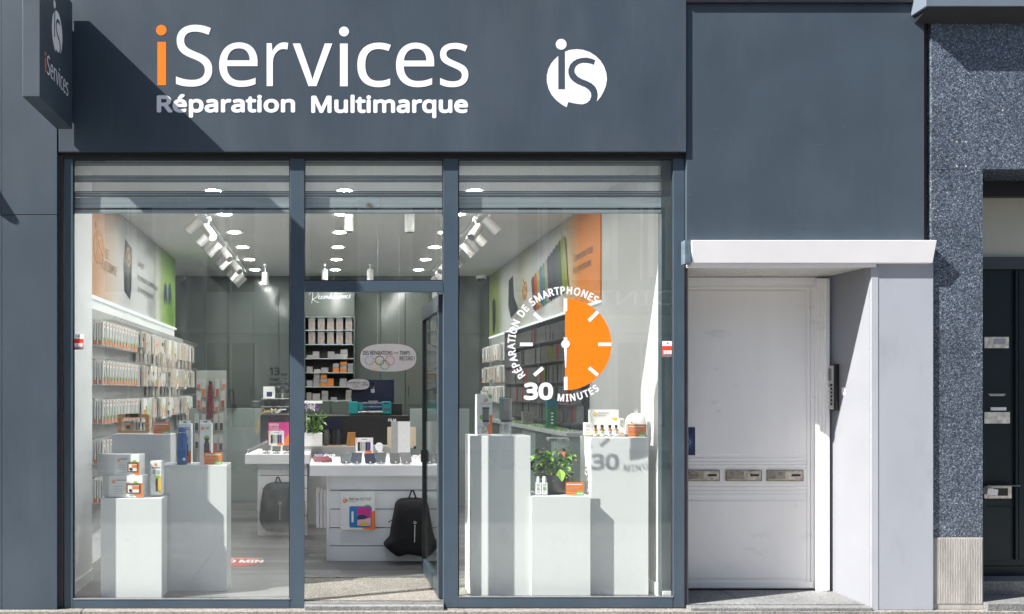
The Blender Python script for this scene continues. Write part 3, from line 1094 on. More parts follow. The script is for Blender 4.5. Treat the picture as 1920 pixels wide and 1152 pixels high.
t = T('neighbour_door', 'dark green front door with frosted fanlight at the right edge', 'door')
XE = 5.55
xd = XG + .001
t.add('lintel', MB().box(xd, XE, YN - .04, YN + .1, PZ(345, YN - .04) - .09, zj[2] - .0), dark)
t.add('frosted_pane', MB().box(xd, XE, YN + .012, YN + .03, PZ(484, YN), PZ(358, YN)), beige_glass)
t.add('transom_bar', MB().box(xd, XE, YN - .02, YN + .04, PZ(505, YN), PZ(483, YN)), M('transom_dark', (.045, .05, .06), .4, .1), bev=.003)
t.add('door_leaf', MB().box(xd, XE, YN + .01, YN + .05, PZ(1080, YN), PZ(505, YN)), door_dark)
t.add('stile', MB().box(xd, PX(1850, YN), YN + .0, YN + .0101, PZ(1060, YN), PZ(508, YN)), door_dark)
t.add('stile', MB().box(PX(1903, YN), PX(1908, YN), YN - .006, YN + .0102, PZ(1050, YN), PZ(508, YN)), door_dark, bev=.002)
t.add('panel', MB().box(PX(1911, YN), PX(1995, YN), YN + .002, YN + .0103, PZ(1050, YN), PZ(508, YN)), door_dark, bev=.003)
t.add('panel', MB().box(xd, PX(1897, YN), YN + .003, YN + .0104, PZ(1052, YN), PZ(950, YN)), door_dark, bev=.003)
t.add('kick_rail', MB().box(xd, XE, YN - .004, YN + .01, PZ(1079, YN), PZ(1062, YN)), door_dark, bev=.003)
worn = M('worn_plate', (.78, .73, .65), .5, .3, 30)
sl1 = t.add('letter_plate', MB().pb(1846, 632, 1892, 653, YN - .004, .014), worn, bev=.002)
t.add('flap', MB().pb(1864, 636, 1886, 646, YN - .008, .004), card_g, sub=sl1)
sl2 = t.add('letter_plate', MB().pb(1846, 773, 1894, 794.5, YN - .004, .014), worn, bev=.002)
t.add('name_strip', MB().pb(1858, 764, 1887, 770, YN + .004, .006), card_w)
tp = t.add('name_strip', MB().pb(1851, 737, 1888, 744.5, YN + .004, .006), blackm)
t.add('print', MB().pb(1854, 739, 1885, 740, YN + .0032, .0008).pb(1856, 741.5, 1883, 742.5, YN + .0032, .0008), card_w, sub=tp)
sl3 = t.add('letterbox', MB().pb(1846, 912, 1897, 935, YN - .006, .016), worn, bev=.002)
t.add('opening', MB().pb(1862, 916, 1890, 930, YN - .0075, .002), blackm, sub=sl3)
t.add('flap', MB().obox(P(1875, 911.5, YN - .03), .24, .07, .004, Matrix.Rotation(R(-8), 3, 'X')), silver, sub=sl3)
t.done()
one('envelope', 'white letter sticking out of the open letterbox of the green door', 'letter', MB().obox(P(1855, 922, YN - .03), .075, .06, .045, Matrix.Rotation(R(8), 3, 'Y')), card_w)
one('door_step', 'blue stone step block under the dark green door', 'step', MB().box(XG + .001, XE, .2, .42, 0.02, PZ(1080, YN)), bluestone, bev=.006)
one('door_step', 'flat lower stone in front of the dark green door', 'step', MB().box(XG + .001, XE, -.02, .2, -.02, .05), bluestone, bev=.004)

# ================================================================== OPPOSITE SIDE OF THE STREET
t = T('opposite_house', 'pale rendered town house across the street with tall windows', 'house')
OY = -16.0
t.add('wall', MB().box(-16, 22, OY - 1, OY, -.13, 11), opp_wall)
wi = 0
for fl_ in range(3):
    for k in range(13):
        x = -14.6 + k * 2.8
        z = .5 + fl_ * 3.7
        q = t.add('window', MB().box(x, x + 1.3, OY + .02, OY + .05, z, z + 2.3), opp_dark)
        fr_ = MB().box(x - .12, x, OY + .02, OY + .1, z - .1, z + 2.4).box(x + 1.3, x + 1.42, OY + .02, OY + .1, z - .1, z + 2.4).box(x - .12, x + 1.42, OY + .02, OY + .11, z + 2.31, z + 2.5).box(x + .62, x + .68, OY + .05, OY + .09, z, z + 2.3)
        t.add('frame', fr_, opp_trim, sub=q)
t.add('cornice', MB().box(-16, 22, OY, OY + .25, 3.05, 3.2), opp_trim)
t.add('signboard', MB().box(5.6, 10.2, OY + .11, OY + .16, 3.55, 4.5), M('signboard', (.09, .1, .11), .5, .1))
t.add('lettering', text('OINT MS', (9.4, OY + .16, 3.82), -EX, EZ, 3.9, .4, .01, font='noto'), whiteletter)
for x in (4.2, 5.0, 5.8, 7.7, 8.7, -3.0, -5.4):
    t.add('pilaster', MB().box(x - .07, x + .07, OY, OY + .12, 4.6, 9.5), opp_trim)
t.done()

# ================================================================== SHOP ROOM
FZ, CZ, YB = .04, 3.2, 6.2
fs_ = struct('shop_floor', MB().box(-2.6, 2.4, .115, 6.4, -.1, FZ - .006), plank_ms[1])
random.seed(3)
pm = {}
y = .775
row = 0
while y < 5.2:
    x = -2.0 - random.random() * .9
    while x < 2.33:
        L = 1.25
        a, b = max(x, -2.03), min(x + L, 2.33)
        if b > a + .05:
            raw('plank', MB().box(a + .001, b - .001, y + .001, y + .129, FZ - .006, FZ), random.choice(plank_ms), fs_)
        x += L
    y += .13
    row += 1
    if row > 40:
        break
raw('display_board', MB().box(-1.86, PX(565, .1), .115, .772, FZ - .006, FZ + .001), plank_ms[0], fs_)
raw('display_board', MB().box(PX(840, .1), 2.33, .115, .772, FZ - .006, FZ + .001), plank_ms[0], fs_)
struct('shop_ceiling', MB().box(-2.6, 2.45, .095, 6.5, CZ, CZ + .1).box(-1.9, 2.45, .095, .2, PZ(297, .1), CZ), ceil_m)
lw = struct('left_wall', MB().box(-2.4, -2.03, .7, 4.74, 0, CZ).box(-2.4, -1.86, .115, .7, 0, CZ), room_white)
struct('far_left_wall', MB().box(-2.62, -2.45, 4.7, 6.5, 0, CZ), cab_m)
rwall = struct('right_wall', MB().box(2.335, 2.345, .115, 6.4, 0, CZ).box(2.3451, 2.44, .131, 6.4, 0, CZ), M('right_wall_paint', (.48, .48, .48), .6, .04, 3))
struct('back_wall', MB().box(-2.6, 2.4, YB + .05, 6.4, 0, CZ), cab_m)
sk = MB().box(-1.8599, -1.848, .12, .7, FZ, .13)
one('skirting_board', 'white skirting board along the side of the left window display', 'skirting', sk, room_white, bev=.002)
one('skirting_board', 'white skirting board along the sunlit right side wall', 'skirting', MB().box(2.323, 2.3349, .12, 1.4, FZ, .13), room_white, bev=.002)

# ---------- wall graphics
gz0, gz1 = 2.31, 3.19
t = T('wall_graphic', 'backlit picture band of orange, white and green with gadget pictures on left wall', 'wall graphic')
t.add('panel', MB().box(-2.0299, -2.018, .75, 4.74, gz0, gz1),
      ramp_mat('graphic_left', 1, [(0, (.6, .27, .13)), (.15, (.58, .33, .2)), (.25, (.56, .46, .38)), (.36, (.62, .62, .62)), (.66, (.6, .62, .63)), (.7, (.45, .45, .38)), (.74, (.58, .6, .55)), (.8, (.3, .4, .16)), (.9, (.2, .42, .02)), (1, (.16, .3, .04))]))
t.add('light_strip', MB().box(-2.03, -2.0, .75, 4.74, gz0 - .02, gz0 - .001), ledstrip)
XW = -2.017
def wy(px, X=XW):
    return X / ((px - VX) / F) - D
def wz(px, py, X=XW):
    return H - (py - VY) * (wy(px, X) + D) / F
def ltext(body, xa, xb, py, hpx, X=XW, fat=0.0, at=None):
    """line of print on the left wall between picture columns; height in metres"""
    ya, yb = wy(xa, X), wy(xb, X)
    return text(body, (X, ya, wz(xa, py, X)), EY, EZ, yb - ya, hpx, .0015, fat=fat)
brown_ink = M('brown_ink', (.3, .13, .05), .5, .1)
t.add('lettering', ltext('LA VIE', 189, 203, 479, .085), brown_ink)
t.add('lettering', ltext('PLUS SIMPLE', 189, 218, 503, .085), brown_ink)
lg = MB()
logo(lg, (XW, wy(175), wz(184, 497)), EY, EZ, .36, .002)
t.add('emblem', lg, M('emblem_brown', (.5, .22, .07), .5, .1))
ink = M('dark_ink', (.05, .05, .055), .5, .1)
t.add('lettering', ltext('Gadgets', 258, 270, 502, .09), ink)
t.add('lettering', ltext('et accessoires technologiques', 258, 296, 528.5, .09), ink)
t.add('lettering', ltext('de dernière génération', 258, 288, 551, .09), ink)
fa = lambda a, b: Vector((XW + .001, wy(a), H - (b - VY) * (wy(240) + D) / F))
k = t.add('speaker_picture', MB().prism([(235, 452), (247, 462), (247.5, 480), (246, 540), (244, 561), (233, 550), (231.5, 500), (233.5, 475)], fa, (-.0008, 0, 0)), stock_dark)
t.add('ring', MB().prism(disc(0, 0, .1, 24), lambda a, b: Vector((XW + .003, wy(240.5) + a * .85, 2.83 + b)), (-.0008, 0, 0)), M('ring_print', (.45, .27, .1), .5, .2), sub=k)
t.add('ring', MB().prism(disc(0, 0, .07, 24), lambda a, b: Vector((XW + .004, wy(240.5) + a * .85, 2.83 + b)), (-.0008, 0, 0)), stock_mid, sub=k)
t.add('ring', MB().prism(disc(0, 0, .03, 16), lambda a, b: Vector((XW + .005, wy(240.5) + a * .85, 2.83 + b)), (-.0008, 0, 0)), M('ring_dot', (.5, .3, .1), .5, .2), sub=k)
for a in (307, 315.5):
    f2 = lambda p, q, a=a: Vector((XW + .001, wy(a + p), H - (q - VY) * (wy(a + 3) + D) / F))
    t.add('controller_picture', MB().prism([(0, 552), (1, 536), (3.4, 529), (5.6, 536), (6.4, 560), (5.4, 573), (3.6, 558), (1.8, 574), (.4, 570)], f2, (-.0008, 0, 0)), navy_p)
t.done()

XWR = 2.322
def ry(px, X=XWR):
    return X / ((px - VX) / F) - D
def rz(px, py, X=XWR):
    return H - (py - VY) * (ry(px, X) + D) / F
t = T('wall_graphic', 'backlit picture band with colourful phone cases on an orange ground on right wall', 'wall graphic')
t.add('panel', MB().box(2.323, 2.3349, 1.4, 6.15, 2.29, gz1),
      ramp_mat('graphic_right', 1, [(0, (.62, .19, .02)), (.12, (.64, .21, .02)), (.18, (.6, .42, .24)), (.26, (.6, .6, .58)), (.45, (.6, .61, .62)), (.6, (.5, .5, .4)), (.7, (.6, .6, .6)), (.82, (.6, .62, .58)), (.9, (.38, .46, .12)), (1, (.35, .45, .1))]))
t.add('light_strip', MB().box(2.305, 2.3349, 1.4, 6.15, 2.27, 2.289), ledstrip)
def rtext(body, xa, xb, py, h):
    ya, yb = ry(xa), ry(xb)
    return text(body, (XWR, ya, rz(xb, py)), -EY, EZ, ya - yb, h, .0015)
t.add('lettering', rtext('Coques pour tous', 1075, 1111.5, 478, .1), ink)
t.add('lettering', rtext('les smartphones', 1075, 1109, 503, .1), ink)
cols = [(.12, .02, .02), (.55, .1, .03), (.5, .42, .02), (.05, .14, .4), (.06, .25, .08), (.4, .3, .3), (.012, .016, .03), (.02, .03, .06), (.02, .02, .03), (.03, .05, .1), (.05, .09, .02), (.25, .3, .03)]
xs_ = [995, 1000, 1005, 1010, 1015, 1020, 1025, 1030, 1035, 1040, 1045, 1051]
for i, (c, x) in enumerate(zip(cols, xs_)):
    top = 502 - i * 3.6
    bot = 575 - (i * 1.2)
    w = 7.5 if i < 10 else 10
    lean = 6
    pts = [(x + 1, top + 6), (x + w * .5, top - 2), (x + w, top + 4), (x + w + lean, bot - 8), (x + w * .6 + lean, bot), (x + lean - 1, bot - 7)]
    f3 = lambda p, q, i=i: Vector((XWR - .001 - i * .0007, ry(p), H - (q - VY) * (ry(1030) + D) / F))
    t.add('phone_case_picture', MB().prism(pts, f3, (.0005, 0, 0)), M('case_print', c, .4, .15, 20))
f4 = lambda p, q: Vector((XWR - .001, ry(p), H - (q - VY) * (ry(960) + D) / F))
t.add('strap_picture', MB().prism([(954, 523), (962, 518), (964, 560), (972, 585), (958, 597), (953, 570)], f4, (.0005, 0, 0)), stock_dark)
t.add('watch_picture', MB().prism([(923, 546), (926, 540), (929, 548), (929.5, 590), (926.5, 616), (923.5, 606)], f4, (.0005, 0, 0)), stock_dark)
lg = MB()
logo(lg, (XWR, ry(979.5), rz(982, 566)), -EY, EZ, .28, .002)
t.add('emblem', lg, M('emblem_ochre', (.5, .2, .03), .5, .1))
t.done()

# ---------- back cabinets
t = T('wall_cabinet', 'tall grey green cabinets with thin joints across the back of the shop', 'cabinet')
edges = [318, 383, 427.5, 475.5, 523, 571]
for a, b in zip(edges, edges[1:]):
    t.add('door', MB().box(PX(a, YB) + .004, PX(b, YB) - .004, YB, YB + .045, 1.29, PZ(541, YB)), cab_m, bev=.002)
    t.add('door', MB().box(PX(a, YB) + .004, PX(b, YB) - .004, YB, YB + .045, .08, 1.284), cab_m, bev=.002)
for a, b in ((666, 713.5), (713.5, 760), (760, 806), (806, 853), (853, 900)):
    t.add('door', MB().box(PX(a, YB) + .004, PX(b, YB) - .004, YB, YB + .045, 1.29, PZ(541, YB)), cab_m, bev=.002)
    t.add('door', MB().box(PX(a, YB) + .004, PX(b, YB) - .004, YB, YB + .045, .08, 1.284), cab_m, bev=.002)
for x in (471, 479.5, 765.7):
    t.add('handle', MB().tube([P(x, 724, YB - .02), P(x, 745, YB - .02)], .006, 6), blackm)
t.done()
deep_black = M('deep_black_vinyl', (.003, .003, .003), .8, .05, spec=.1)
t = T('wall_lettering', 'bold black lettering about years of experience on the back cabinet', 'lettering')
t.add('lettering', ptext('13', 505, 689, 525, 704.5, YB - .001, .001, fat=.008), deep_black)
t.add('lettering', ptext('ans', 527, 700.5, 538, 705, YB - .001, .001, fat=.003), deep_black)
t.add('lettering', ptext("d'expérience", 505, 708.5, 537, 716, YB - .001, .001, fat=.003), deep_black)
t.add('lettering', ptext('au service de', 505, 717.5, 538, 722, YB - .001, .001, fat=.003), deep_black)
t.add('lettering', ptext('vous garantir', 501, 724.5, 538, 730, YB - .001, .001, fat=.003), deep_black)
t.done()
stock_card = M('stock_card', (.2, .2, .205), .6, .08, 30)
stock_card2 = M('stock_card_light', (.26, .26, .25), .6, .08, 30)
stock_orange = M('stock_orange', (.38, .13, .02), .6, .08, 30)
# shelf unit with stock boxes
YS = 5.85
t = T('shelf_unit', 'grey built-in shelf unit full of small boxes behind the counter', 'shelf unit')
t.add('header', MB().pb(570, 541, 664.5, 593, YS, .3), cab_m)
for x in (570, 663):
    t.add('side_panel', MB().pb(x, 593.3, x + 2.5, 800, YS, .34), cab_m)
t.add('back_panel', MB().pb(573, 594, 662.5, 800, YS + .33, .01), M('shelf_back', (.05, .055, .055), .5, .1))
shy = [593.8, 618.7, 645.5, 672, 698.5, 725, 751]
for y_ in shy:
    t.add('shelf', MB().pb(572.7, y_, 662.8, y_ + 1.7, YS + .004, .32), counter_m)
for a, b in ((572.7, 619), (619.8, 662.8)):
    t.add('drawer', MB().pb(a, 753.2, b, 778, YS, .3), cab_m, bev=.002)
    t.add('drawer', MB().pb(a, 779, b, 800, YS, .3), cab_m, bev=.002)
t.done()
for r_, (y0_, y1_) in enumerate(((596.5, 618.5), (621.5, 645.2))):
    for k, x in enumerate((578.5, 596, 613.5, 630.5, 648)):
        t = T('refurbished_box', 'white box with an orange round mark, %s from left on the %s shelf' % (ORD[k], ('top', 'second')[r_]), 'box', 'white boxes on the two top shelves')
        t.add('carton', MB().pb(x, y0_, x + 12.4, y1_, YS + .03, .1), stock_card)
        t.add('mark', MB().prism(disc(x + 6.3, y0_ + 14.3, 2.6, 12), lambda a, b: P(a, b, YS + .029), (0, .0005, 0)), stock_orange)
        t.add('caption', MB().pb(x + 3.5, y0_ + 18.5, x + 9, y0_ + 19.3, YS + .029, .0005), greyp)
        t.done()
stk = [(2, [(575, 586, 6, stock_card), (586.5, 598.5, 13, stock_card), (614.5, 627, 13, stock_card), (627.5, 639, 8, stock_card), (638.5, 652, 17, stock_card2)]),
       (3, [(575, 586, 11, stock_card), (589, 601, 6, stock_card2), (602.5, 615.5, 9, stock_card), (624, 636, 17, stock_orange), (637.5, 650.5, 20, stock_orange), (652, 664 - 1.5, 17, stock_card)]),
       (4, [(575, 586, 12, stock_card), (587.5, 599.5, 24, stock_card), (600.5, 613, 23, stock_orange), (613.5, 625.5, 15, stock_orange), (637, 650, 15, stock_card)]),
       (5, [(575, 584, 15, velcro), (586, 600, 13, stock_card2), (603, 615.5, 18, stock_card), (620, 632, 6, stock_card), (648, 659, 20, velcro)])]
shn = {2: 'third', 3: 'fourth', 4: 'fifth', 5: 'sixth'}
for r_, items in stk:
    yb_ = shy[r_ + 1]
    for k, (a, b, h, m) in enumerate(items):
        if h > 16:
            n2 = 2 if h < 20 else 3
            for q in range(n2):
                hh_ = h / n2
                cn = {True: 'orange and white', False: 'pale'}[m is stock_orange]
                tt = MB().pb(a + .3 * q, yb_ - hh_ * (q + 1) + .4, b - .3, yb_ - hh_ * q - .1, YS + .03, .12)
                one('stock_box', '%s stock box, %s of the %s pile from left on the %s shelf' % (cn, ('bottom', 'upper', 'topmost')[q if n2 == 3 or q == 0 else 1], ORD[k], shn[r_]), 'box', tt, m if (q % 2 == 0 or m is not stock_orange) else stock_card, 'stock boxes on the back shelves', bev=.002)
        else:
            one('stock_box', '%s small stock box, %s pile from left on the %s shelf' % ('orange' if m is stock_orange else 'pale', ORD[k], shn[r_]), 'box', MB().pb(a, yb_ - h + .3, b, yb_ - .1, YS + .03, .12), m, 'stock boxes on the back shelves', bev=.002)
# neon script
def cursive(word, x, base, xh, w):
    G = {'e': [(0, .3), (.55, .9), (.2, .9), (.25, .05), (1, .25)], 'c': [(.6, .95), (.1, .6), (.3, 0), (1, .3)], 'o': [(.5, 1), (.1, .4), (.5, 0), (.8, .7), (1, .85)],
         'n': [(0, .1), (.1, 1), (.35, .3), (.6, 1), (.75, .05), (1, .3)], 'd': [(.5, .95), (.1, .4), (.5, .05), (.9, 2.1), (.7, .1), (1, .3)], 'i': [(.3, 1), (.35, 0), (1, .3)],
         't': [(.5, 1.9), (.4, .1), (1, .3)], 's': [(.6, 1.2), (.3, .8), (.7, .3), (.1, 0)]}
    pts = []
    cx = x
    for ch in word:
        for a, b in G[ch]:
            pts.append((cx + a * w + b * 1.2, base - b * xh - (cx - x) * .02))
        cx += w
    return pts
def smooth2(pts, n=3):
    o = []
    for i in range(len(pts) - 1):
        p0, p1, p2, p3 = pts[max(i - 1, 0)], pts[i], pts[i + 1], pts[min(i + 2, len(pts) - 1)]
        for k in range(n):
            t_ = k / n
            o.append(tuple(.5 * (2 * p1[j] + (p2[j] - p0[j]) * t_ + (2 * p0[j] - 5 * p1[j] + 4 * p2[j] - p3[j]) * t_ ** 2 + (3 * p1[j] - p0[j] - 3 * p2[j] + p3[j]) * t_ ** 3) for j in (0, 1)))
    return o + [pts[-1]]
t = T('neon_sign', 'glowing white handwritten neon word high on the shelf header', 'neon sign')
o_ = lambda l: [(570 + a / 11.52, 540 + b / 11.52) for a, b in l]
for l in (o_([(105, 150), (140, 108), (175, 90), (190, 120), (184, 230), (165, 330)]), o_([(295, 95), (308, 130), (280, 190), (215, 235), (185, 238), (210, 262), (262, 300), (320, 320)]), cursive('econditionnes', 596, 561, 6.2, 4.75)):
    t.add('tube', MB().tube([P(a, b, YS - .03) for a, b in smooth2(l)], .0016, 5), neon)
t.add('tube', MB().tube([P(652, 549, YS - .03), P(654.5, 546.5, YS - .03)], .0016, 5), neon)
t.add('tube', MB().tube([P(629, 550, YS - .03), P(634, 549.5, YS - .03)], .0016, 5), neon)
t.done()

# ---------- ceiling lights
dl = None
cols_ = [('left', -1.0), ('middle', .12), ('right', 1.2)]
for nm, x in cols_:
    for k in range(7):
        y = .37 + .87 * k
        if nm == 'left' and k == 0:
            continue
        lb = 'round recessed ceiling light, %s from the window in the %s row' % (ORD[k], nm)
        loc = Vector((x - .012 * k * (1 if x < .5 else -0.2), y, CZ))
        if dl is None:
            t = T('ceiling_light', lb, 'ceiling light', 'recessed ceiling lights')
            ring = MB().lathe((x, y, CZ - .012), [(.1, .012), (.103, .006), (.095, .0), (.064, .004), (.064, .012)], 24)
            t.add('rim', ring, room_white, sm=True)
            t.add('diffuser', MB().lathe((x, y, CZ - .008), [(.062, 0), (.062, .007)], 24), led)
            dl = t.done()
            base_z = dl.location.z
        else:
            clone(dl, (loc.x, loc.y, base_z), lb)
# track spots
spot_m = M('spot_white', (.5, .49, .48), .55, .05, 30)
def spot(name, c, d, lb, on=False, grp='track spotlights', r=.043, L=.17):
    d = Vector(d).normalized()
    a = Vector(c) - d * L / 2
    b = Vector(c) + d * L / 2
    t = T('track_spotlight', lb, 'spotlight', grp)
    t.add('barrel', MB().tube([a, b], r, 16), spot_m, sm=True)
    t.add('lens', MB().tube([b, b + d * .003], r * .82, 14), spotlit if on else greyp)
    t.add('yoke', MB().tube([a + d * .03, Vector((c[0], c[1], CZ - .05))], .008, 6), card_w)
    t.add('mount', MB().box(c[0] - .015, c[0] + .015, c[1] - .05, c[1] + .05, CZ - .055, CZ - .022), room_white)
    return t.done()
for nm, x, sd in (('left', -1.22, -1), ('right', 1.42, 1)):
    one('light_track', 'long white ceiling track carrying the %s row of spotlights' % nm, 'light track', MB().box(x - .018, x + .018, 1.7, 5.9, CZ - .021, CZ - .001), room_white)
    for k in range(13):
        y = 1.85 + k * .31
        flip = k in (1, 5, 8)
        d = (sd * (1 if not flip else -.75), .05 if not flip else -.75, -1.0)
        spot('s', (x + (.05 * sd if not flip else -.04 * sd), y, CZ - .17), d, 'white tilted spotlight, %s from the window on the %s track' % (ORD[k], nm), on=(nm == 'left' and flip and k == 1), grp='spotlights on the %s track' % nm)
for k, (px_, py_, Y) in enumerate(((654, 417, 1.6), (768, 418, 1.6), (609, 518, 5.0), (694, 518, 5.0), (497, 523, 5.0))):
    c = P(px_, py_, Y)
    spot('s', (c.x, c.y, c.z), (0, 0, -1), 'white cylinder spotlight hanging straight down, %s' % ('nearer left one over the door', 'nearer right one over the door', 'far middle one', 'far right one', 'far left one')[k], grp='upright spotlights', r=.042)
for px_, py_, Y, lb in ((338, 525, 4.8, 'small dark dome camera near the left wall end'), (902, 523, 5.6, 'small dark dome camera high near the right wall')):
    t = T('dome_camera', lb, 'security camera')
    c = P(px_, py_, Y)
    t.add('base', MB().lathe(c, [(.07, .0), (.075, .03), (.06, .05)], 16), card_w if px_ > 500 else blackm, sm=True)
    t.add('dome', MB().ball(c, .055, (1, 1, .8)), blackm, sm=True)
    t.done()

# ---------- left product wall
slatw = struct('product_wall', MB().box(-2.0295, -2.02, .75, 5.28, .3, 2.2), card_g)
random.seed(11)
pk_me = []
def pack(v):
    """one hanging stack of packs, local origin at the hook end (wall side), hanging in -z, facing +x"""
    mb = MB()
    w, h, dpt = ((.058, .21, .105), (.1, .215, .16), (.12, .24, .15), (.08, .175, .13), (.085, .21, .15), (.12, .16, .14))[v]
    n = 5 if v in (0, 4) else 4
    for i in range(n):
        x0_ = .02 + i * dpt / n
        j = random.uniform(-.004, .004)
        t1 = dpt / n * .62
        body = 0 if v in (0, 2, 4) else (1 if i % 2 else 0)
        mb.box(x0_, x0_ + t1, -w / 2 + j, w / 2 + j, -h, -.012, body)
        if i == n - 1 or v == 0:
            X = x0_ + t1
            if v in (0, 4):
                mb.box(X, X + .0006, -w / 2 + j + .004, w / 2 + j - .004, -h + .004, -h * .78, 2)
                mb.box(X, X + .0006, -w / 2 + j + .004, w / 2 + j - .004, -h * .78, -h * .68, 3)
                mb.box(X, X + .001, j - .006, j + .006, -h * .85, -h * .3, 4)
                mb.box(X, X + .0006, j - .012, j + .012, -.045, -.028, 2)
            elif v == 2:
                mb.box(X, X + .0006, -w / 2 + j + .01, 0, -h + .02, -h * .5, 2)
                mb.box(X, X + .0006, 0, w / 2 + j - .01, -h * .75, -h * .35, 3)
            elif v == 5:
                mb.ball((X, .02, -h * .5), .022, (.4, 1, 1), 8, 4)
            else:
                mb.box(X, X + .0006, -w * .2, w * .2, -h * .6, -h * .45, 2)
        # edge print seen from the front
        mb.box(x0_, x0_ + t1, -w / 2 + j - .0006, -w / 2 + j, -h + .005, -h * .8, 2 if v == 0 and i % 2 else body)
    mb.box(.02 + dpt * .2, .02 + dpt * .8, -.01, .01, -.012, .006, 0)
    return mb
packs = [mesh_of('hanging_pack', pack(v), [card_w, card_k, orange_c, green_c, stock_dark]) for v in range(6)]
hook_me = mesh_of('hook', MB().tube([(-.005, 0, 0), (.19, 0, 0), (.215, 0, .03)], .004, 5), [steel])
rownames = ['top', 'second', 'third', 'fourth', 'lowest']
rowz = [2.095, 1.765, 1.435, 1.10, .775]
rowY = [5.2, 5.2, 5.15, 2.5, 2.1]
for r_ in range(5):
    y = 1.18
    k = 0
    while y < rowY[r_]:
        z = rowz[r_]
        v = 0 if y < 2.35 else random.choice((1, 1, 4, 3, 2, 1, 5))
        hk = bpy.data.objects.new('hook', hook_me)
        COL.objects.link(hk)
        hk.parent = slatw
        hk.location = (-2.02, y, z + .004)
        if not (y > 2.35 and random.random() < .06):
            ob = bpy.data.objects.new('hanging_pack', packs[v])
            COL.objects.link(ob)
            ob.location = (-2.02, y, z + .0)
            ob.rotation_euler = (random.uniform(-.09, .09) if v else random.uniform(-.02, .02), 0, random.uniform(-.1, .22) if v else 0)
            kind_ = ['slim white and orange pen pack', 'cream carded pack', 'wide white pack with orange print', 'small cream pack', 'white and orange cable pack', 'broad pack with dark round print'][v]
            ob['label'] = '%s, %s from the window on the %s hook row' % (kind_, ORD[k], rownames[r_])
            ob['category'] = 'hanging pack'
            ob['group'] = 'packs hanging on the left product wall'
            if v and random.random() < .35 and r_ < 3:
                ob2 = bpy.data.objects.new('hanging_pack', packs[random.choice((1, 3))])
                COL.objects.link(ob2)
                ob2.location = (-2.02, y + .02, z - .17)
                ob2.rotation_euler = (random.uniform(-.15, .15), 0, random.uniform(0, .3))
                ob2['label'] = 'cream pack hanging low under the %s stack, %s row' % (ORD[k], rownames[r_])
                ob2['category'] = 'hanging pack'
                ob2['group'] = 'packs hanging on the left product wall'
        k += 1
        y += .1 if y < 2.35 else .112
        if k >= len(ORD):
            break
# black cables under the packs
one('cable', 'thin black cables dangling below the left product wall', 'cable', MB().tube([(-1.98, 1.3, .74), (-1.93, 1.35, .62), (-1.97, 1.4, .52), (-1.9, 1.3, .45)], .005, 6).tube([(-1.98, 1.28, .60), (-1.9, 1.4, .66), (-1.86, 1.5, .74)], .006, 6), blackm)

# ---------- right side: case rack, hanging packs, ledge
XRK = 2.255
t = T('case_rack', 'tall dark wire rack of upright phone cases on the right wall', 'rack')
zr = [2.23, 2.013, 1.80, 1.593, 1.377, 1.20]
ya_, yb_ = 1.72, 4.62
t.add('back_panel', MB().box(XRK + .05, 2.334, ya_, yb_, 1.17, 2.25), stock_dark)
for z in zr:
    t.add('shelf', MB().box(XRK - .05, XRK + .05, ya_, yb_, z - .008, z), M('rack_shelf', (.05, .06, .075), .4, .1) if z == zr[0] else bpy.data.materials['rack_shelf'], bev=.001)
t.add('end_panel', MB().box(XRK - .05, XRK + .05, yb_, yb_ + .02, 1.17, 2.25), greyp)
t.done()
cm = [stock_dark, stock_dark, stock_mid, M('case_red', (.5, .05, .03), .4, .1), M('case_olive', (.25, .26, .08), .4, .1), stock_dark, stock_mid, stock_dark]
case_mes = []
for m in cm:
    mb = MB().box(-.065, 0, -.006, .006, 0, .165, 0).box(-.0655, -.065, -.0045, .0045, .01, .155, 1)
    case_mes.append(mesh_of('phone_case', mb, [m, stock_dark]))
edge = mesh_of('phone_case', MB().box(-.065, 0, -.0012, .0012, 0, .17, 0).box(-.06, 0, .002, .012, .005, .155, 1), [stock_lt, stock_dark])
for r_ in range(5):
    z0_ = zr[r_ + 1] if r_ < 4 else zr[5]
    y = ya_ + .03
    q_ = 0
    while y < yb_ - .02:
        if random.random() < .9:
            me = edge if random.random() < .8 else random.choice(case_mes)
            ob = bpy.data.objects.new('phone_case', me)
            COL.objects.link(ob)
            ob.location = (XRK + .035, y, z0_ + .001)
            ob.rotation_euler = (random.choice((0, 0, 0, .03, -.04, .12)), 0, 0)
            ob['label'] = 'upright packed phone case, number %s from the window on the %s shelf of the rack' % (ORD2[q_], rownames[r_])
            ob['category'] = 'phone case'
            ob['group'] = 'phone cases standing in the dark wire rack'
        y += .052
        q_ += 1
k = 0
for r_, z in enumerate((2.12, 1.83, 1.56)):
    y = 4.75
    c_ = 0
    while y < 5.95:
        ob = bpy.data.objects.new('hanging_pack', packs[random.choice((1, 4, 3))])
        COL.objects.link(ob)
        ob.location = (2.33, y, z)
        ob.rotation_euler = (0, 0, math.pi + random.uniform(-.2, .1))
        ob['label'] = 'cream pack hanging on the far right wall, %s of the %s row past the rack' % (ORD[c_], ORD[r_])
        ob['category'] = 'hanging pack'
        ob['group'] = 'packs hanging on the far right wall'
        y += .13
        c_ += 1
t = T('wall_counter', 'long low grey counter with a ledge along the right wall', 'counter')
t.add('top', MB().box(2.0, 2.334, 1.3, 4.7, 1.11, 1.145), M('ledge_grey', (.38, .4, .41), .35, .05), bev=.002)
for k in range(6):
    y = 1.32 + k * .56
    t.add('panel', MB().box(2.03, 2.3, y + .002, y + .556, .1, 1.108), cab_m if k % 2 else counter_m, bev=.002)
t.done()
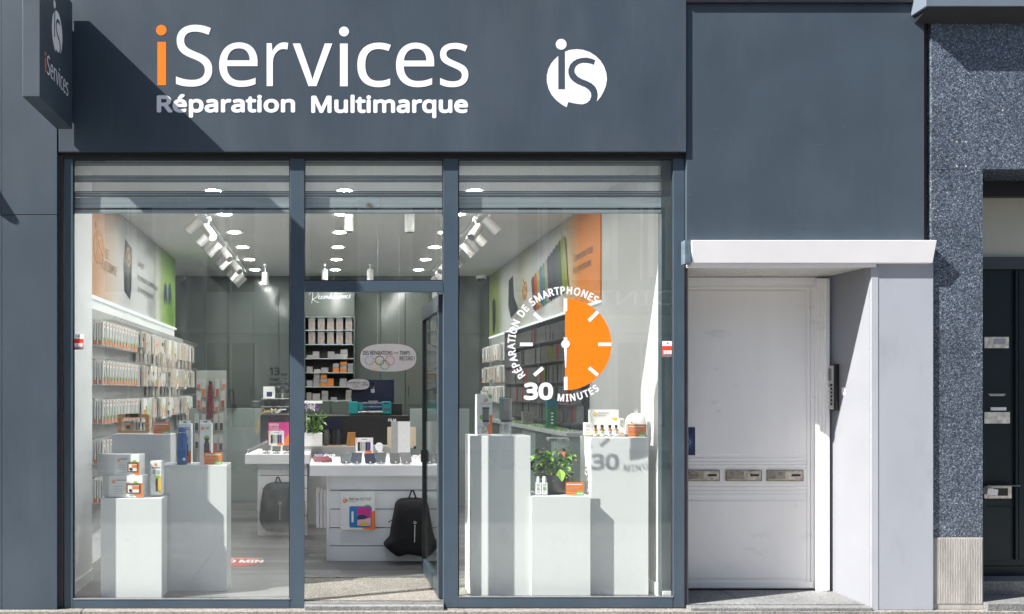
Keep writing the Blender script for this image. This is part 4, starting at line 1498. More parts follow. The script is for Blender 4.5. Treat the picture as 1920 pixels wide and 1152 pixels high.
for y, z, lb in ((2.0, 1.146, 'tall green and blue boxed bottle on the right ledge, nearer the window'), (4.05, 1.146, 'green and blue boxed bottle at the far end of the right ledge')):
    t = T('boxed_bottle', lb, 'carton')
    t.add('carton', MB().box(2.03, 2.12, y, y + .07, z, z + .28), M('carton_green', (.02, .14, .08), .4, .15), bev=.002)
    t.add('band', MB().box(2.028, 2.122, y - .002, y + .072, z + .2, z + .27), M('carton_blue', (.01, .13, .18), .4, .1))
    for q in range(4):
        t.add('print', MB().box(2.065, 2.085, y - .003, y - .0005, z + .05 + q * .03, z + .062 + q * .03), card_w)
    t.done()
t = T('clock_box', 'small grey display box with a round dial on the right ledge', 'box')
bb = MB().box(2.04, 2.16, 3.0, 3.06, 1.146, 1.28)
t.add('carton', bb, stock_lt)
t.add('dial', MB().prism(disc(2.1, 1.21, .04, 20), lambda a, b: Vector((a, 2.999, b)), (0, -.001, 0)), greyp)
t.done()
gr_ = MB()
random.seed(5)
for i in range(420):
    y = random.uniform(1.45, 3.9)
    x = random.uniform(2.01, 2.16)
    h = random.uniform(.015, .035)
    a = random.uniform(0, 6.28)
    gr_.add([(x, y, 1.146), (x + .006 * math.cos(a), y + .006 * math.sin(a), 1.146), (x + .01 * math.cos(a + 1), y + .01 * math.sin(a + 1), 1.146 + h)], [(0, 1, 2)])
one('artificial_grass', 'strip of short artificial grass edging the right ledge', 'grass strip', gr_, mgreen)['kind'] = 'stuff'

# ================================================================== WINDOW DISPLAY: PLINTHS
def plinth(lb, x0, x1, Y, dep, ytop):
    return one('display_plinth', lb, 'plinth', MB().box(PX(x0, Y), PX(x1, Y), Y, Y + dep, FZ + .002, PZ(ytop, Y)), plinth_m, 'white plinths in the windows', bev=.0025)
plinth('low white plinth at the left front carrying two white lamp boxes', 188.5, 303.5, .135, .19, 934.5)
plinth('middle white plinth in left window carrying the blue bottle', 300, 425.5, .345, .24, 872.5)
plinth('tallest white plinth at the back left carrying the wooden frame', 209.5, 320, .64, .2, 815)
plinth('tall white plinth by the door post carrying the grey grinder', 883, 995, .186, .25, 817.5)
plinth('low white plinth under the plant in the right window', 996.5, 1107.5, .17, .3, 930.5)
plinth('tall white plinth at far right carrying small brown bottles', 1107.8, 1216, .235, .24, 821)

def box_print(t, x0, y0, x1, y1, Y, dep, side=None, body=card_w):
    k = t.add('carton', MB().pb(x0, y0, x1, y1, Y, dep), body, bev=.001)
    return k
def mark(t, cx, cy, r, Y, m=None, sub=None):
    lg = MB()
    a = P(cx - r * .88, cy + r * 1.0, Y)
    logo(lg, a, EX, EZ, 2 * r * sc(Y), .0008)
    t.add('emblem', lg, m or orange_c, sub=sub)
def lines(t, x0, x1, ys, Y, m=None, h=.8, sub=None):
    mb = MB()
    random.seed(int(x0 * 7 + ys[0]))
    for y in ys:
        mb.pb(x0, y, x0 + (x1 - x0) * random.uniform(.7, 1), y + h, Y - .0008, .0007)
    t.add('print', mb, m or greyp, sub=sub)

# price cards
def price(x0, y0, x1, y1, Y, lb):
    t = T('price_card', lb, 'price card', 'orange price cards')
    t.add('card', MB().pb(x0, y0, x1, y1, Y, .002), orange_c)
    w, h = x1 - x0, y1 - y0
    t.add('heading', MB().pb(x0 + 1.5, y0 + h * .14, x0 + w * .9, y0 + h * .22, Y - .0008, .0007), card_w)
    t.add('print', MB().pb(x0 + 1.5, y0 + h * .38, x0 + w * .8, y0 + h * .41, Y - .0008, .0007).pb(x0 + 1.5, y0 + h * .5, x0 + w * .7, y0 + h * .53, Y - .0008, .0007).pb(x0 + 1.5, y0 + h * .8, x0 + w * .5, y0 + h * .83, Y - .0008, .0007), card_k)
    k = t.add('price_badge', MB().prism([(x0 + w * .52, y1), (x0 + w * .58, y0 + h * .78), (x0 + w * .75, y0 + h * .66), (x0 + w * .92, y0 + h * .7), (x1 - .2, y0 + h * .82), (x1 - .2, y1)], lambda a, b: P(a, b, Y - .0012), (0, .0006, 0)), green_c)
    t.add('print', MB().pb(x0 + w * .62, y0 + h * .84, x1 - 2, y0 + h * .92, Y - .0022, .0006), card_w, sub=k)
    t.add('stand', MB().pb(x0 + w * .4, y1 - 5, x0 + w * .6, y1, Y + .003, .03), clear)
    t.done()
price(288, 792, 318.5, 813.7, .66, 'orange price card beside the wooden frame on the tallest left plinth')
price(383, 849, 416.5, 871.3, .36, 'orange price card in front of the black bottle box')
price(1061, 904.5, 1095, 928.3, .19, 'orange price card in front of the plant pot')
price(1178, 796, 1211.5, 819.3, .25, 'orange price card in front of the white diffuser at far right')

# wooden frame lamp with round eye
t = T('bamboo_lamp', 'bamboo frame lamp with black grip on the tallest left plinth', 'lamp')
Y = .68
o = MB()
outer = rrect(220, 777, 279.5, 812.6, 4)
inner = rrect(226.5, 783.5, 272.5, 808, 2.5)
n = len(outer)
fnb = lambda a, b: P(a, b, Y)
vs = [fnb(a, b) for a, b in outer] + [fnb(a, b) for a, b in inner]
vs += [v + Vector((0, .05, 0)) for v in vs]
fs = []
for i in range(n):
    j = (i + 1) % n
    fs += [(i, j, n + j, n + i), (2 * n + i, 3 * n + i, 3 * n + j, 2 * n + j), (i, 2 * n + i, 2 * n + j, j), (n + i, n + j, 3 * n + j, 3 * n + i)]
o.add(vs, fs)
t.add('frame', o, wood, bev=.001)
t.add('grip', MB().pb(235, 776.2, 260.5, 782.3, Y - .002, .054), blackm)
t.add('eye_block', MB().pb(234, 794, 247, 807.5, Y + .005, .04), wood, bev=.004)
t.add('eye', MB().prism(disc(240, 801, 3.6, 18), lambda a, b: P(a, b, Y + .004), (0, .003, 0)), blackm)
t.done()

# two lamp cartons on the low left plinth
def lampbox(x0, xm, x1, y0, y1, Y, lb):
    t = T('lamp_carton', lb, 'carton', 'white lamp cartons')
    # body: front face plus visible left end
    s = sc(Y)
    a, b, c = P(xm, y1, Y), P(x1, y0, Y), P(x0, y1, Y + .07)
    za, zb_ = a.z, b.z
    mb = MB()
    q = [(a.x, Y), (b.x, Y - .012), (b.x + .012, Y + .10), (c.x, Y + .075)]
    vs = [(x, y, za) for x, y in q] + [(x, y, zb_) for x, y in q]
    mb.add(vs, [(0, 3, 2, 1), (4, 5, 6, 7), (0, 1, 5, 4), (1, 2, 6, 5), (2, 3, 7, 6), (3, 0, 4, 7)])
    t.add('carton', mb, card_w, bev=.001)
    Yf = Y - .0135
    w, h = x1 - xm, y1 - y0
    mark(t, xm + w * .13, y0 + h * .27, 3.6, Yf)
    lines(t, xm + w * .21, xm + w * .55, [y0 + h * .2], Yf, h=1.3)
    lines(t, xm + w * .12, xm + w * .5, [y0 + h * k for k in (.5, .62, .72, .84)], Yf, card_g, h=.7)
    t.add('picture', MB().prism([(x1 - w * .2, y1), (x1 - w * .22, y1 - 4), (x1 - w * .27, y0 + h * .8), (x1 - w * .27, y0 + h * .4), (x1 - .3, y0 + h * .35), (x1 - .3, y1 - .3)], lambda p, r: P(p, r, Yf - .0008), (0, .0006, 0)), orange_c)
    t.add('picture', MB().prism(disc(x1 - w * .22, y0 + h * .37, 4.2, 14), lambda p, r: P(p, r, Yf - .001), (0, .0006, 0)), green_c)
    k = t.add('picture', MB().prism(rrect(x1 - w * .50, y0 + h * .36, x1 - w * .07, y0 + h * .85, 1.5), lambda p, r: P(p, r, Yf - .0018), (0, .0006, 0)), wood_d)
    t.add('picture', MB().pb(x1 - w * .45, y0 + h * .46, x1 - w * .12, y0 + h * .79, Yf - .003, .0006), card_w, sub=k)
    t.add('picture', MB().pb(x1 - w * .32, y0 + h * .48, x1 - w * .13, y0 + h * .64, Yf - .0038, .0006), orange_c, sub=k)
    t.add('picture', MB().prism(disc(x1 - w * .37, y0 + h * .7, 3, 12), lambda p, r: P(p, r, Yf - .0046), (0, .0006, 0)), blackm, sub=k)
    t.done()
lampbox(192, 205, 268, 892, 932.3, .165, 'lower white lamp carton lying on the low left plinth')
lampbox(182, 216, 262, 852.5, 892, .175, 'upper white lamp carton stacked askew on the lower one')
t = T('mixer_carton', 'slim white carton with yellow print beside the stacked lamp cartons', 'carton')
Y = .2
t.add('carton', MB().pb(282, 865, 302.5, 928, Y, .09), card_w, bev=.001)
mark(t, 292, 871.5, 3.4, Y)
t.add('print', MB().pb(285.5, 876.5, 300, 878.2, Y - .0008, .0007), greyp)
t.add('window', MB().prism(rrect(286.5, 882, 299.5, 889.5, 1), lambda a, b: P(a, b, Y - .001), (0, .0006, 0)), card_g)
t.add('picture', MB().prism([(290, 905), (292, 898), (302, 893), (302.2, 927), (293, 920)], lambda a, b: P(a, b, Y - .001), (0, .0006, 0)), yellow_p)
t.add('picture', MB().pb(290, 891.5, 298.5, 896, Y - .002, .0006), green_c)
t.add('picture', MB().pb(292, 897, 295.5, 922, Y - .0026, .0006), blackm)
t.done()

# blue bottle
def bottle_at(px, py0, py1, Y, r, prof, m):
    c = P(px, py1, Y)
    h = (py1 - py0) * sc(Y)
    return MB().lathe((c.x, c.y, c.z), [(a * r, b * h) for a, b in prof], 24), c, h
t = T('drinking_bottle', 'matt blue drinking bottle standing on the middle left plinth', 'bottle')
mb, c, h = bottle_at(341.5, 801.5, 870.5, .40, .037, [(.92, 0), (1, .015), (1, .74), (.9, .8), (.78, .84), (.76, .855)], blue_b)
t.add('body', mb, blue_b, sm=True)
t.add('neck_ring', MB().lathe(c, [(.027, .856 * h), (.027, .873 * h)], 24), steel, sm=True)
t.add('cap', MB().lathe(c, [(.0285, .874 * h), (.0285, .985 * h), (.026, h)], 24), blue_b, sm=True)
drop = MB().prism([(345 + 2.6 * math.cos(R(q)) , 861.5 - (2.6 if q < 0 or q > 180 else 3) * math.sin(R(q))) for q in range(0, 360, 20)], lambda a, b: P(a, b, .3615), (0, .002, 0))
t.add('emblem', drop, card_w)
t.done()
def bottlebox(x0, y0, x1, y1, Y, m, lb, tab):
    t = T('bottle_carton', lb, 'carton', 'white bottle cartons')
    t.add('carton', MB().pb(x0, y0 + 6, x1, y1, Y, .08), card_w, bev=.001)
    hx = MB().pb(x0 + .3, y0, x1 - .3, y0 + 6.2, Y + .035, .003)
    t.add('hang_tab', hx, card_w)
    t.add('slot', MB().pb((x0 + x1) / 2 - 3.3, y0 + 2.2, (x0 + x1) / 2 + 3.3, y0 + 4, Y + .034, .0012), blackm)
    mark(t, x0 + 5.5, y0 + 15, 3.8, Y)
    lines(t, x0 + 11, x1 - 1, [y0 + 13, y0 + 16], Y, h=1.1)
    bx_ = x0 + 13
    t.add('picture', MB().prism([(x1, y1 - 2), (x1 - 8, y1 - 2), (x1 - 11, y1 - 8), (x1 - 11, y1 - 22), (x1, y1 - 24)], lambda a, b: P(a, b, Y - .0008), (0, .0006, 0)), orange_c)
    t.add('picture', MB().prism(disc(bx_, y0 + 34, 5.5, 16), lambda a, b: P(a, b, Y - .0012), (0, .0006, 0)), green_c)
    t.add('picture', MB().prism([(bx_ - 3.4, y0 + 34), (bx_ + 3.4, y0 + 34), (bx_ + 3.6, y0 + 41), (bx_ + 5.2, y0 + 46), (bx_ + 5.2, y1 - 14), (bx_ - 5.2, y1 - 14), (bx_ - 5.2, y0 + 46), (bx_ - 3.6, y0 + 41)], lambda a, b: P(a, b, Y - .002), (0, .0006, 0)), m)
    t.done()
bottlebox(334.5, 789, 358, 869.5, .475, navy_p, 'white bottle carton with navy picture behind the blue bottle', 0)
bottlebox(374.5, 788, 396, 869.5, .43, stock_dark, 'white bottle carton with black bottle picture behind a price card', 0)

# right window goods
t = T('grinder_carton', 'tall white carton with a grinder picture on the plinth by the door post', 'carton')
Y = .235
t.add('carton', MB().pb(895, 739.5, 923, 814.5, Y, .09), card_w, bev=.001)
t.add('hang_tab', MB().pb(901.5, 732.5, 915.5, 735, Y + .04, .002).pb(901.5, 735, 904, 739.6, Y + .04, .002).pb(913, 735, 915.5, 739.6, Y + .04, .002), card_g)
mark(t, 911, 750, 4.6, Y)
t.add('caption', ptext('Coffee Grinder', 901, 755.5, 921.5, 758.8, Y, .0008), greyp)
t.add('picture', MB().prism([(923, 778), (917.5, 779), (917.5, 795), (912, 800), (916, 814), (923, 814)], lambda a, b: P(a, b, Y - .0008), (0, .0006, 0)), orange_c)
t.add('picture', MB().prism([(923, 739.8), (915, 739.8), (916.5, 746), (923, 748)], lambda a, b: P(a, b, Y - .0008), (0, .0006, 0)), green_c)
t.add('picture', MB().prism(disc(904, 783, 5, 16), lambda a, b: P(a, b, Y - .001), (0, .0006, 0)), green_c)
k = t.add('picture', MB().prism([(904.5, 765), (917, 765), (916.5, 792), (905, 792)], lambda a, b: P(a, b, Y - .0018), (0, .0006, 0)), greyp)
t.add('picture', MB().pb(904, 764, 917.5, 767, Y - .0028, .0006).pb(905, 788, 917, 792, Y - .0028, .0006), blackm, sub=k)
t.add('picture', MB().prism([(906, 792.3), (916, 792.3), (914.5, 800), (907.5, 800)], lambda a, b: P(a, b, Y - .0018), (0, .0006, 0)), card_g)
be = MB()
random.seed(2)
for i in range(26):
    be.prism(disc(random.uniform(899, 913), random.uniform(800, 811), .8, 6), lambda a, b: P(a, b, Y - .0018), (0, .0006, 0))
t.add('bean_print', be, wood_d)
t.done()
t = T('coffee_grinder', 'grey metal coffee grinder cup standing beside its carton', 'grinder')
mb, c, h = bottle_at(949.5, 747.5, 812.5, .32, .0395, [(.9, 0), (.95, .3), (.97, .32)], mugm)
t.add('glass_cup', mb, clear, sm=True)
t.add('collar', MB().lathe(c, [(.0385, .32 * h), (.0395, .39 * h)], 24), blackm, sm=True)
t.add('body', MB().lathe(c, [(.0385, .392 * h), (.0385, .86 * h), (.040, .87 * h), (.040, .99 * h), (.037, h)], 24), mugm, sm=True)
t.add('emblem', MB().prism(disc(949, 772.5, 3.2, 14), lambda a, b: P(a, b, .2805), (0, .001, 0)), greyp)
t.done()
# essential oil set
t = T('diffuser_carton', 'wide white carton with orange mark and words at the back of the right plinth', 'carton')
Y = .40
t.add('carton', MB().pb(1109, 769, 1160, 815.5, Y, .07), card_w, bev=.001)
mark(t, 1116.5, 777, 4.8, Y, yellow_p)
t.add('caption', ptext('Mist Aroma', 1121.5, 773, 1141, 776.6, Y, .0008), greyp)
t.add('caption', ptext('Diffuser', 1121.5, 777.6, 1137, 781, Y, .0008), greyp)
t.add('picture', MB().prism([(1145, 785), (1152, 783.5), (1160, 783.6), (1160, 790), (1155, 790)], lambda a, b: P(a, b, Y - .0008), (0, .0006, 0)), yellow_p)
t.done()
for x0, y0, x1, y1, Y, lb in ((1096.5, 793, 1110, 816.3, .33, 'small white printed carton left of the brown bottles'), (1161, 785, 1171, 817, .33, 'slim white printed carton right of the brown bottles')):
    t = T('oil_carton', lb, 'carton')
    t.add('carton', MB().pb(x0, y0, x1, y1, Y, .04), card_w, bev=.001)
    lines(t, x0 + 3, x1 - 2, [y0 + 4, y0 + 7, y0 + 12, y0 + 15], Y, card_g, h=1)
    t.add('band', MB().pb(x0 + 2, y1 - 5, x1 - 3, y1 - 3, Y - .0008, .0006), yellow_p)
    t.done()
for k, (px, w) in enumerate(((1116.5, 8.2), (1129, 9.5), (1143.5, 9), (1155.5, 9))):
    t = T('oil_bottle', 'brown dropper bottle with a white label, %s from left' % ORD[k], 'bottle', 'brown oil bottles')
    Y = .30
    c = P(px, 818.8, Y)
    s = sc(Y)
    r = w / 2 * s
    t.add('glass', MB().lathe(c, [(r * .95, 0), (r, .003), (r, .046), (r * .85, .053), (r * .5, .058), (r * .5, .064)], 18), amber, sm=True)
    t.add('label', MB().lathe((c.x, c.y, c.z + .006), [(r + .0006, 0), (r + .0006, .036)], 18), card_w, sm=True)
    t.add('print', MB().prism(disc(px, 811, 2.6, 12), lambda a, b: P(a, b, Y - r - .0012), (0, .0006, 0)), (yellow_p, green_c, card_g, card_g)[k])
    t.add('cap', MB().lathe((c.x, c.y, c.z + .0642), [(r * .62, 0), (r * .62, .018), (r * .5, .02)], 14), blackm, sm=True)
    t.done()
t = T('aroma_diffuser', 'glossy white rounded aroma diffuser behind the far right price card', 'diffuser')
Y = .40
glossw = M('gloss_white', (.82, .83, .84), .12, .01, coat=.4)
pts = [(1171, 812), (1172, 795), (1175, 784), (1183, 776.5), (1194, 774.5), (1203, 778), (1207, 788), (1208, 800), (1208, 812), (1206, 816.5), (1173, 816.5)]
t.add('body', MB().pillow(smooth2(pts + [pts[0]])[:-1], lambda a, b: P(a, b, Y), (0, -.07, 0), 6), glossw, sm=True)
t.add('rim', MB().prism([(1172, 816.6), (1207, 816.6), (1206, 817.6), (1173, 817.6)], lambda a, b: P(a, b, Y - .05), (0, .09, 0)), card_g)
t.add('nozzle', MB().tube([P(1190, 776, Y - .02), P(1190, 770, Y - .02)], .0015, 6), card_w)
t.add('button', MB().ball(P(1183.5, 792, Y - .068), .006), greyp)
t.done()
# small bottles A and B
for k, (px, ch) in enumerate(((1009, 'A'), (1020.8, 'B'))):
    t = T('nutrient_bottle', 'small white plastic bottle marked %s beside the plant pot' % ch, 'bottle', 'plant food bottles')
    Y = .21
    c = P(px, 927.3, Y)
    t.add('body', MB().box(c.x - .021, c.x + .021, Y - .012, Y + .02, c.z, c.z + .085), card_w, bev=.004)
    t.add('cap', MB().lathe((c.x, c.y + .004, c.z + .0855), [(.013, 0), (.0165, .004), (.0165, .02), (.012, .036), (.009, .042)], 16), plinth_m, sm=True)
    t.add('letter', ptext(ch, px - 2.6, 913.5, px + 2.6, 919.5, Y - .0125, .0008, fat=.0008), green_c)
    lines(t, px - 4, px + 4, [907, 910, 923], Y - .0125, card_g, h=.7)
    t.done()

# plants
def leaf_mesh(mb, base, d, L, W, m=0, droop=.3, fold=.2):
    d = Vector(d).normalized()
    side = d.cross(EZ)
    if side.length < .1:
        side = EX
    side.normalize()
    up = side.cross(d).normalized()
    prof = [(0, .05), (.15, .55), (.35, 1), (.6, .85), (.82, .45), (1, .02)]
    vs = []
    for t_, w in prof:
        c = Vector(base) + d * (L * t_) - EZ * (droop * L * t_ * t_)
        vs += [c - side * (w * W / 2) + up * (fold * w * W / 2), c, c + side * (w * W / 2) + up * (fold * w * W / 2)]
    fs = []
    for i in range(5):
        a = i * 3
        fs += [(a, a + 3, a + 4, a + 1), (a + 1, a + 4, a + 5, a + 2)]
    mb.add(vs, fs, m)
random.seed(21)
t = T('potted_herb', 'leafy green plant in a round dark pot with a grow lamp over it', 'plant')
Y = .36
c = P(1040, 927.5, Y - .1)
c.y = Y
pt = P(1040, 0, Y)
c.x = PX(1043, Y)
zt2 = PZ(889, Y)
c.z = PZ(930.5, .17) + .003
hp = zt2 - c.z
t.add('pot', MB().lathe(c, [(.085, 0), (.108, .012), (.122, hp * .6), (.127, hp), (.118, hp), (.112, hp - .012)], 32), M('dark_pot', (.05, .052, .055), .25, .1), sm=True)
t.add('soil', MB().lathe((c.x, c.y, c.z + hp - .02), [(.111, 0), (.111, .006)], 24), soil)
t.add('lamp_post', MB().tube([(c.x - .005, c.y + .04, zt2 - .02), (c.x - .005, c.y + .04, PZ(829, Y))], .006, 8), card_w)
t.add('lamp_head', MB().lathe((PX(1047, Y), c.y + .02, PZ(827, Y)), [(.075, 0), (.083, .004), (.083, .02), (.078, .024)], 32), greyp, sm=True)
stems = MB()
leafs = [MB(), MB(), MB(), MB()]
for i in range(62):
    a = random.uniform(0, 2 * math.pi)
    rr = random.uniform(.02, .1)
    b0 = Vector((c.x + rr * .5 * math.cos(a), c.y + rr * .5 * math.sin(a), zt2 - .01))
    hgt = random.choice((.02, .04, .07, .11)) if i < 30 else random.uniform(.12, .2)
    if i >= 30:
        b0.x -= .03
    tip = b0 + Vector((rr * 1.0 * math.cos(a), rr * .8 * math.sin(a), hgt))
    stems.tube([b0, (b0 + tip) / 2 + Vector((0, 0, .01)), tip], .0018, 4)
    for q in range(4):
        a2 = a + random.uniform(-1.6, 1.6)
        k = (2 if random.random() < .5 else 1) if i < 30 else random.choice((1, 0, 0, 1, 3))
        leaf_mesh(leafs[k], tip - Vector((0, 0, q * .012)), (math.cos(a2), math.sin(a2), random.uniform(-.2, .6)), random.uniform(.035, .065), random.uniform(.022, .04), 0, random.uniform(.2, .8))
# large pale leaf hanging at the front and side sprays
leaf_mesh(leafs[2], P(1050, 880, Y - .12) + Vector((0, 0, .0)), (.05, -.4, -.9), .085, .062, droop=.1)
for q in range(9):
    leaf_mesh(leafs[0], P(1058, 853, Y) + Vector((q * .009, 0, -.003 * q)), (1, random.uniform(-.6, .2), -.5 + random.uniform(-.5, .3)), .05, .024)
    leaf_mesh(leafs[0 if q % 2 else 1], P(1019, 862, Y) + Vector((-q * .006, random.uniform(-.05, .05), -.004 * q)), (-1, random.uniform(-.6, .2), -.4 + random.uniform(-.8, .4)), .055, .028)
t.add('stem', stems, mgreen)
for mb_, m_ in zip(leafs, (dgreen, mgreen, lgreen, redleaf)):
    if mb_.v:
        t.add('foliage', mb_, m_, kind='stuff')
t.done()
# second dark pot behind
t = T('plant_pot', 'dark pot with green leaves behind the herb on a lower stand', 'plant')
Y = .62
c2 = Vector((PX(1008, Y), Y, PZ(884, Y)))
t.add('pot', MB().lathe(c2, [(.03, 0), (.05, .01), (.062, .06), (.064, .075)], 24), blackm, sm=True)
lf = MB()
for i in range(26):
    a = random.uniform(0, 6.28)
    leaf_mesh(lf, c2 + Vector((.03 * math.cos(a), .03 * math.sin(a), .07 + random.uniform(0, .05))), (math.cos(a), math.sin(a), random.uniform(-.2, .8)), .06, .03, droop=.6)
t.add('foliage', lf, mgreen)
t.done()

# ================================================================== TABLES
TB = M('table_slat', (.84, .85, .87), .35, .03, 4)
def table(lb, x0, x1, Ys, ytop, ybot, bx0, bx1, Yb_, slats, ylow, dep, lx):
    t = T('display_table', lb, 'table', 'white slatted display tables')
    z1, z0 = PZ(ytop, Ys), PZ(ybot, Ys)
    t.add('table_top', MB().box(PX(x0, Ys), PX(x1, Ys), Ys, Ys + dep, z0, z1), table_m, bev=.002)
    zl = PZ(ylow, Yb_)
    X0, X1 = PX(bx0, Yb_), PX(bx1, Yb_)
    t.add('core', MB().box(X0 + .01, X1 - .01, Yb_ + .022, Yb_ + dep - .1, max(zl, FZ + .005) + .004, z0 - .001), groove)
    zs = [z0 - .002] + [PZ(q, Yb_) for q in slats] + [zl]
    for a, b in zip(zs, zs[1:]):
        t.add('slat', MB().box(X0, X1, Yb_, Yb_ + .02, b + .004, a - .004), TB, bev=.0015)
        t.add('slat', MB().box(X0 - .02, X0 - .001, Yb_ + .01, Yb_ + dep - .1, b + .004, a - .004), TB, bev=.0015)
    t.add('corner_post', MB().box(X0 - .026, X0 - .001, Yb_ - .002, Yb_ + .0095, max(zl, FZ + .003), z0 - .001), TB)
    t.done()
    return z1
zt1 = table('nearer white slatted display table in the doorway carrying the phones', 580.5, 836, 1.31, 872.5, 893, 618, 834, 1.37, (919.6, 955, 989.8, 1024), 1056, .85, 0)
zt2_ = table('further white slatted display table half hidden by the left door post', 459.5, 581, 2.5, 852.5, 870.5, 488, 576, 2.56, (892, 916, 942, 968), 1005, .8, 0)
for k in range(3):
    x = (593, 599.5, 606.5)[k]
    one('hanging_carton', 'white tablet carton hanging on the table side, %s from left' % ORD[k], 'carton', MB().pb(x, 920, x + 5.6, 990, 1.55, .2), card_w, 'cartons on the table side', bev=.002)
one('hanging_carton', 'tall thin cream carton on the left side of the further table', 'carton', MB().pb(482, 890, 487, 955, 2.7, .2), card_k, bev=.002)
# tablet case carton
t = T('tablet_carton', 'white tablet case carton with blue picture hanging on the table front', 'carton')
Y = 1.33
t.add('carton', MB().pb(638, 922, 703.5, 994, Y, .038), card_w, bev=.002)
t.add('hook', MB().tube([P(669.5, 918, Y + .04), P(669.5, 919, Y - .01), P(669.5, 921.5, Y - .012)], .003, 6), steel)
mark(t, 647.5, 938.5, 5.2, Y)
t.add('caption', ptext('iPad Case 10.2"-10.5"', 654.5, 933, 696, 938.5, Y, .0008, fat=.0006), greyp)
t.add('print', MB().pb(654.5, 940, 668, 941, Y - .0008, .0007), card_g)
t.add('picture', MB().prism([(703.3, 959), (700, 958), (695, 962), (681, 985), (677, 988), (680, 992), (688, 993.3), (703.3, 993.3)], lambda a, b: P(a, b, Y - .0008), (0, .0006, 0)), orangem)
t.add('picture', MB().prism(disc(689, 955, 8.5, 20), lambda a, b: P(a, b, Y - .0012), (0, .0006, 0)), green_c)
k = t.add('picture', MB().prism(rrect(655, 949.5, 697, 989.5, 3), lambda a, b: P(a, b, Y - .002), (0, .0006, 0)), blue_p)
t.add('picture', MB().pb(670, 951.5, 695, 986.5, Y - .003, .0006), pink_p, sub=k)
t.add('picture', MB().prism(rrect(659, 959, 663, 980, 1.9), lambda a, b: P(a, b, Y - .003), (0, .0006, 0)), card_w, sub=k)
t.add('picture', MB().prism([(670, 969), (676, 965.5), (684, 966), (690, 970), (683, 974), (670, 975)], lambda a, b: P(a, b, Y - .0038), (0, .0006, 0)), navy_p, sub=k)
t.add('picture', MB().prism([(670, 975), (683, 974), (695, 971), (695, 986.5), (670, 986.5)], lambda a, b: P(a, b, Y - .0036), (0, .0004, 0)), M('pale_pink', (.8, .5, .6), .5, .1), sub=k)
t.add('picture', MB().prism([(672, 983), (680, 979.5), (693, 981), (693, 985), (676, 986)], lambda a, b: P(a, b, Y - .0042), (0, .0004, 0)), yellow_p, sub=k)
t.done()
# backpacks
def backpack(lb, pts, Y, dep, m, zipx, zy0, zy1, top, logo_y):
    t = T('backpack', lb, 'backpack', 'backpacks hanging on the tables')
    t.add('body', MB().pillow(smooth2(pts + [pts[0]])[:-1], lambda a, b: P(a, b, Y), (0, -dep, 0), 7), m, sm=True)
    x, y = top
    t.add('loop', MB().tube([P(x - 6, y + 14, Y - dep * .3), P(x - 1.5, y, Y - .02), P(x + 1.5, y, Y - .02), P(x + 7, y + 14, Y - dep * .3)], .007, 6), black_soft)
    t.add('zip', MB().tube([P(zipx, zy0, Y - dep - .006), P(zipx - .6, zy1, Y - dep - .006)], .0045, 6), silver)
    lg = MB()
    a = P(zipx - 2.8, logo_y + 3.5, Y - dep - .004)
    logo(lg, a, EX, EZ, 6.5 * sc(Y), .002)
    t.add('emblem', lg, silver)
    xs = [p[0] for p in pts]
    t.add('seam', MB().tube([P(min(xs) + 8, logo_y, Y - dep * .75), P(zipx - 14, logo_y - 25, Y - dep * .97)], .004, 5), blackm)
    t.done()
backpack('black backpack hanging on the front of the nearer table', [(741, 944), (748, 936), (762, 933.5), (782, 933.5), (796, 936), (802, 945), (807, 975), (812, 1000), (817, 1012), (821, 1020), (808, 1036), (797, 1043), (780, 1039), (760, 1037), (745, 1041), (733, 1034), (720, 1022), (721, 1015), (730, 1005), (732, 992), (736, 970)], 1.36, .17, black_soft, 778, 985, 1017, (773, 920), 980)
backpack('dark grey backpack hanging on the further table left of the door post', [(492, 925), (496, 912), (508, 905), (530, 904), (556, 906), (566, 916), (570, 950), (571, 975), (566, 990), (556, 995), (510, 995), (497, 990), (488, 975), (488, 960)], 2.56, .2, navy_soft, 525, 947, 975, (521, 895), 943)

# phones on clear stands
random.seed(9)
def phone(px, py, Y, w, h, tilt, m, lb, yaw=0):
    t = T('display_phone', lb, 'phone', 'phones on clear stands')
    c = P(px, py, Y)
    rot = Matrix.Rotation(R(yaw), 3, 'Z') @ Matrix.Rotation(R(-tilt), 3, 'X')
    t.add('phone', MB().obox(c, w, .009, h, rot), m, bev=.003)
    return t, c, rot
def stand(t, c, zt):
    t.add('stand', MB().box(c.x - .035, c.x + .035, c.y - .05, c.y + .05, zt + .001, zt + .012), clear)
    t.add('prop', MB().obox((c.x, c.y + .02, (zt + c.z) / 2), .03, .004, max(.02, c.z - zt), Matrix.Rotation(R(25), 3, 'X')), clear)
    t.add('security_button', MB().ball((c.x + .002, c.y - .045, zt + .018), .007, n=8), card_w, sm=True)
dkp = M('phone_dark', (.02, .04, .055), .22, .1, coat=.3)
dkp2 = M('phone_navy', (.03, .045, .08), .22, .1, coat=.3)
gkp = M('phone_grey', (.1, .1, .11), .3, .1)
ph = [(613, 859, 1.62, dkp2), (648.5, 859, 1.42, dkp), (668.5, 858.5, 1.42, dkp2), (693.5, 859.5, 1.42, dkp2), (713.5, 858, 1.42, dkp), (740.5, 859, 1.42, gkp), (761, 858, 1.42, gkp), (804, 858.5, 1.42, gkp), (822, 858.5, 1.5, dkp)]
for k, (px, py, Y, m) in enumerate(ph):
    t, c, rot = phone(px, py, Y, .092, .1, 38, m, 'dark phone seen from behind on a clear stand, %s from left on the nearer table' % ORD[k], random.uniform(-10, 10))
    stand(t, Vector((c.x, c.y, c.z)), zt1)
    t.done()
t, c, rot = phone(603, 861, 1.45, .16, .07, 60, M('phone_red', (.2, .03, .03), .3, .1), 'reddish phone lying tilted at the left corner of the nearer table', 25)
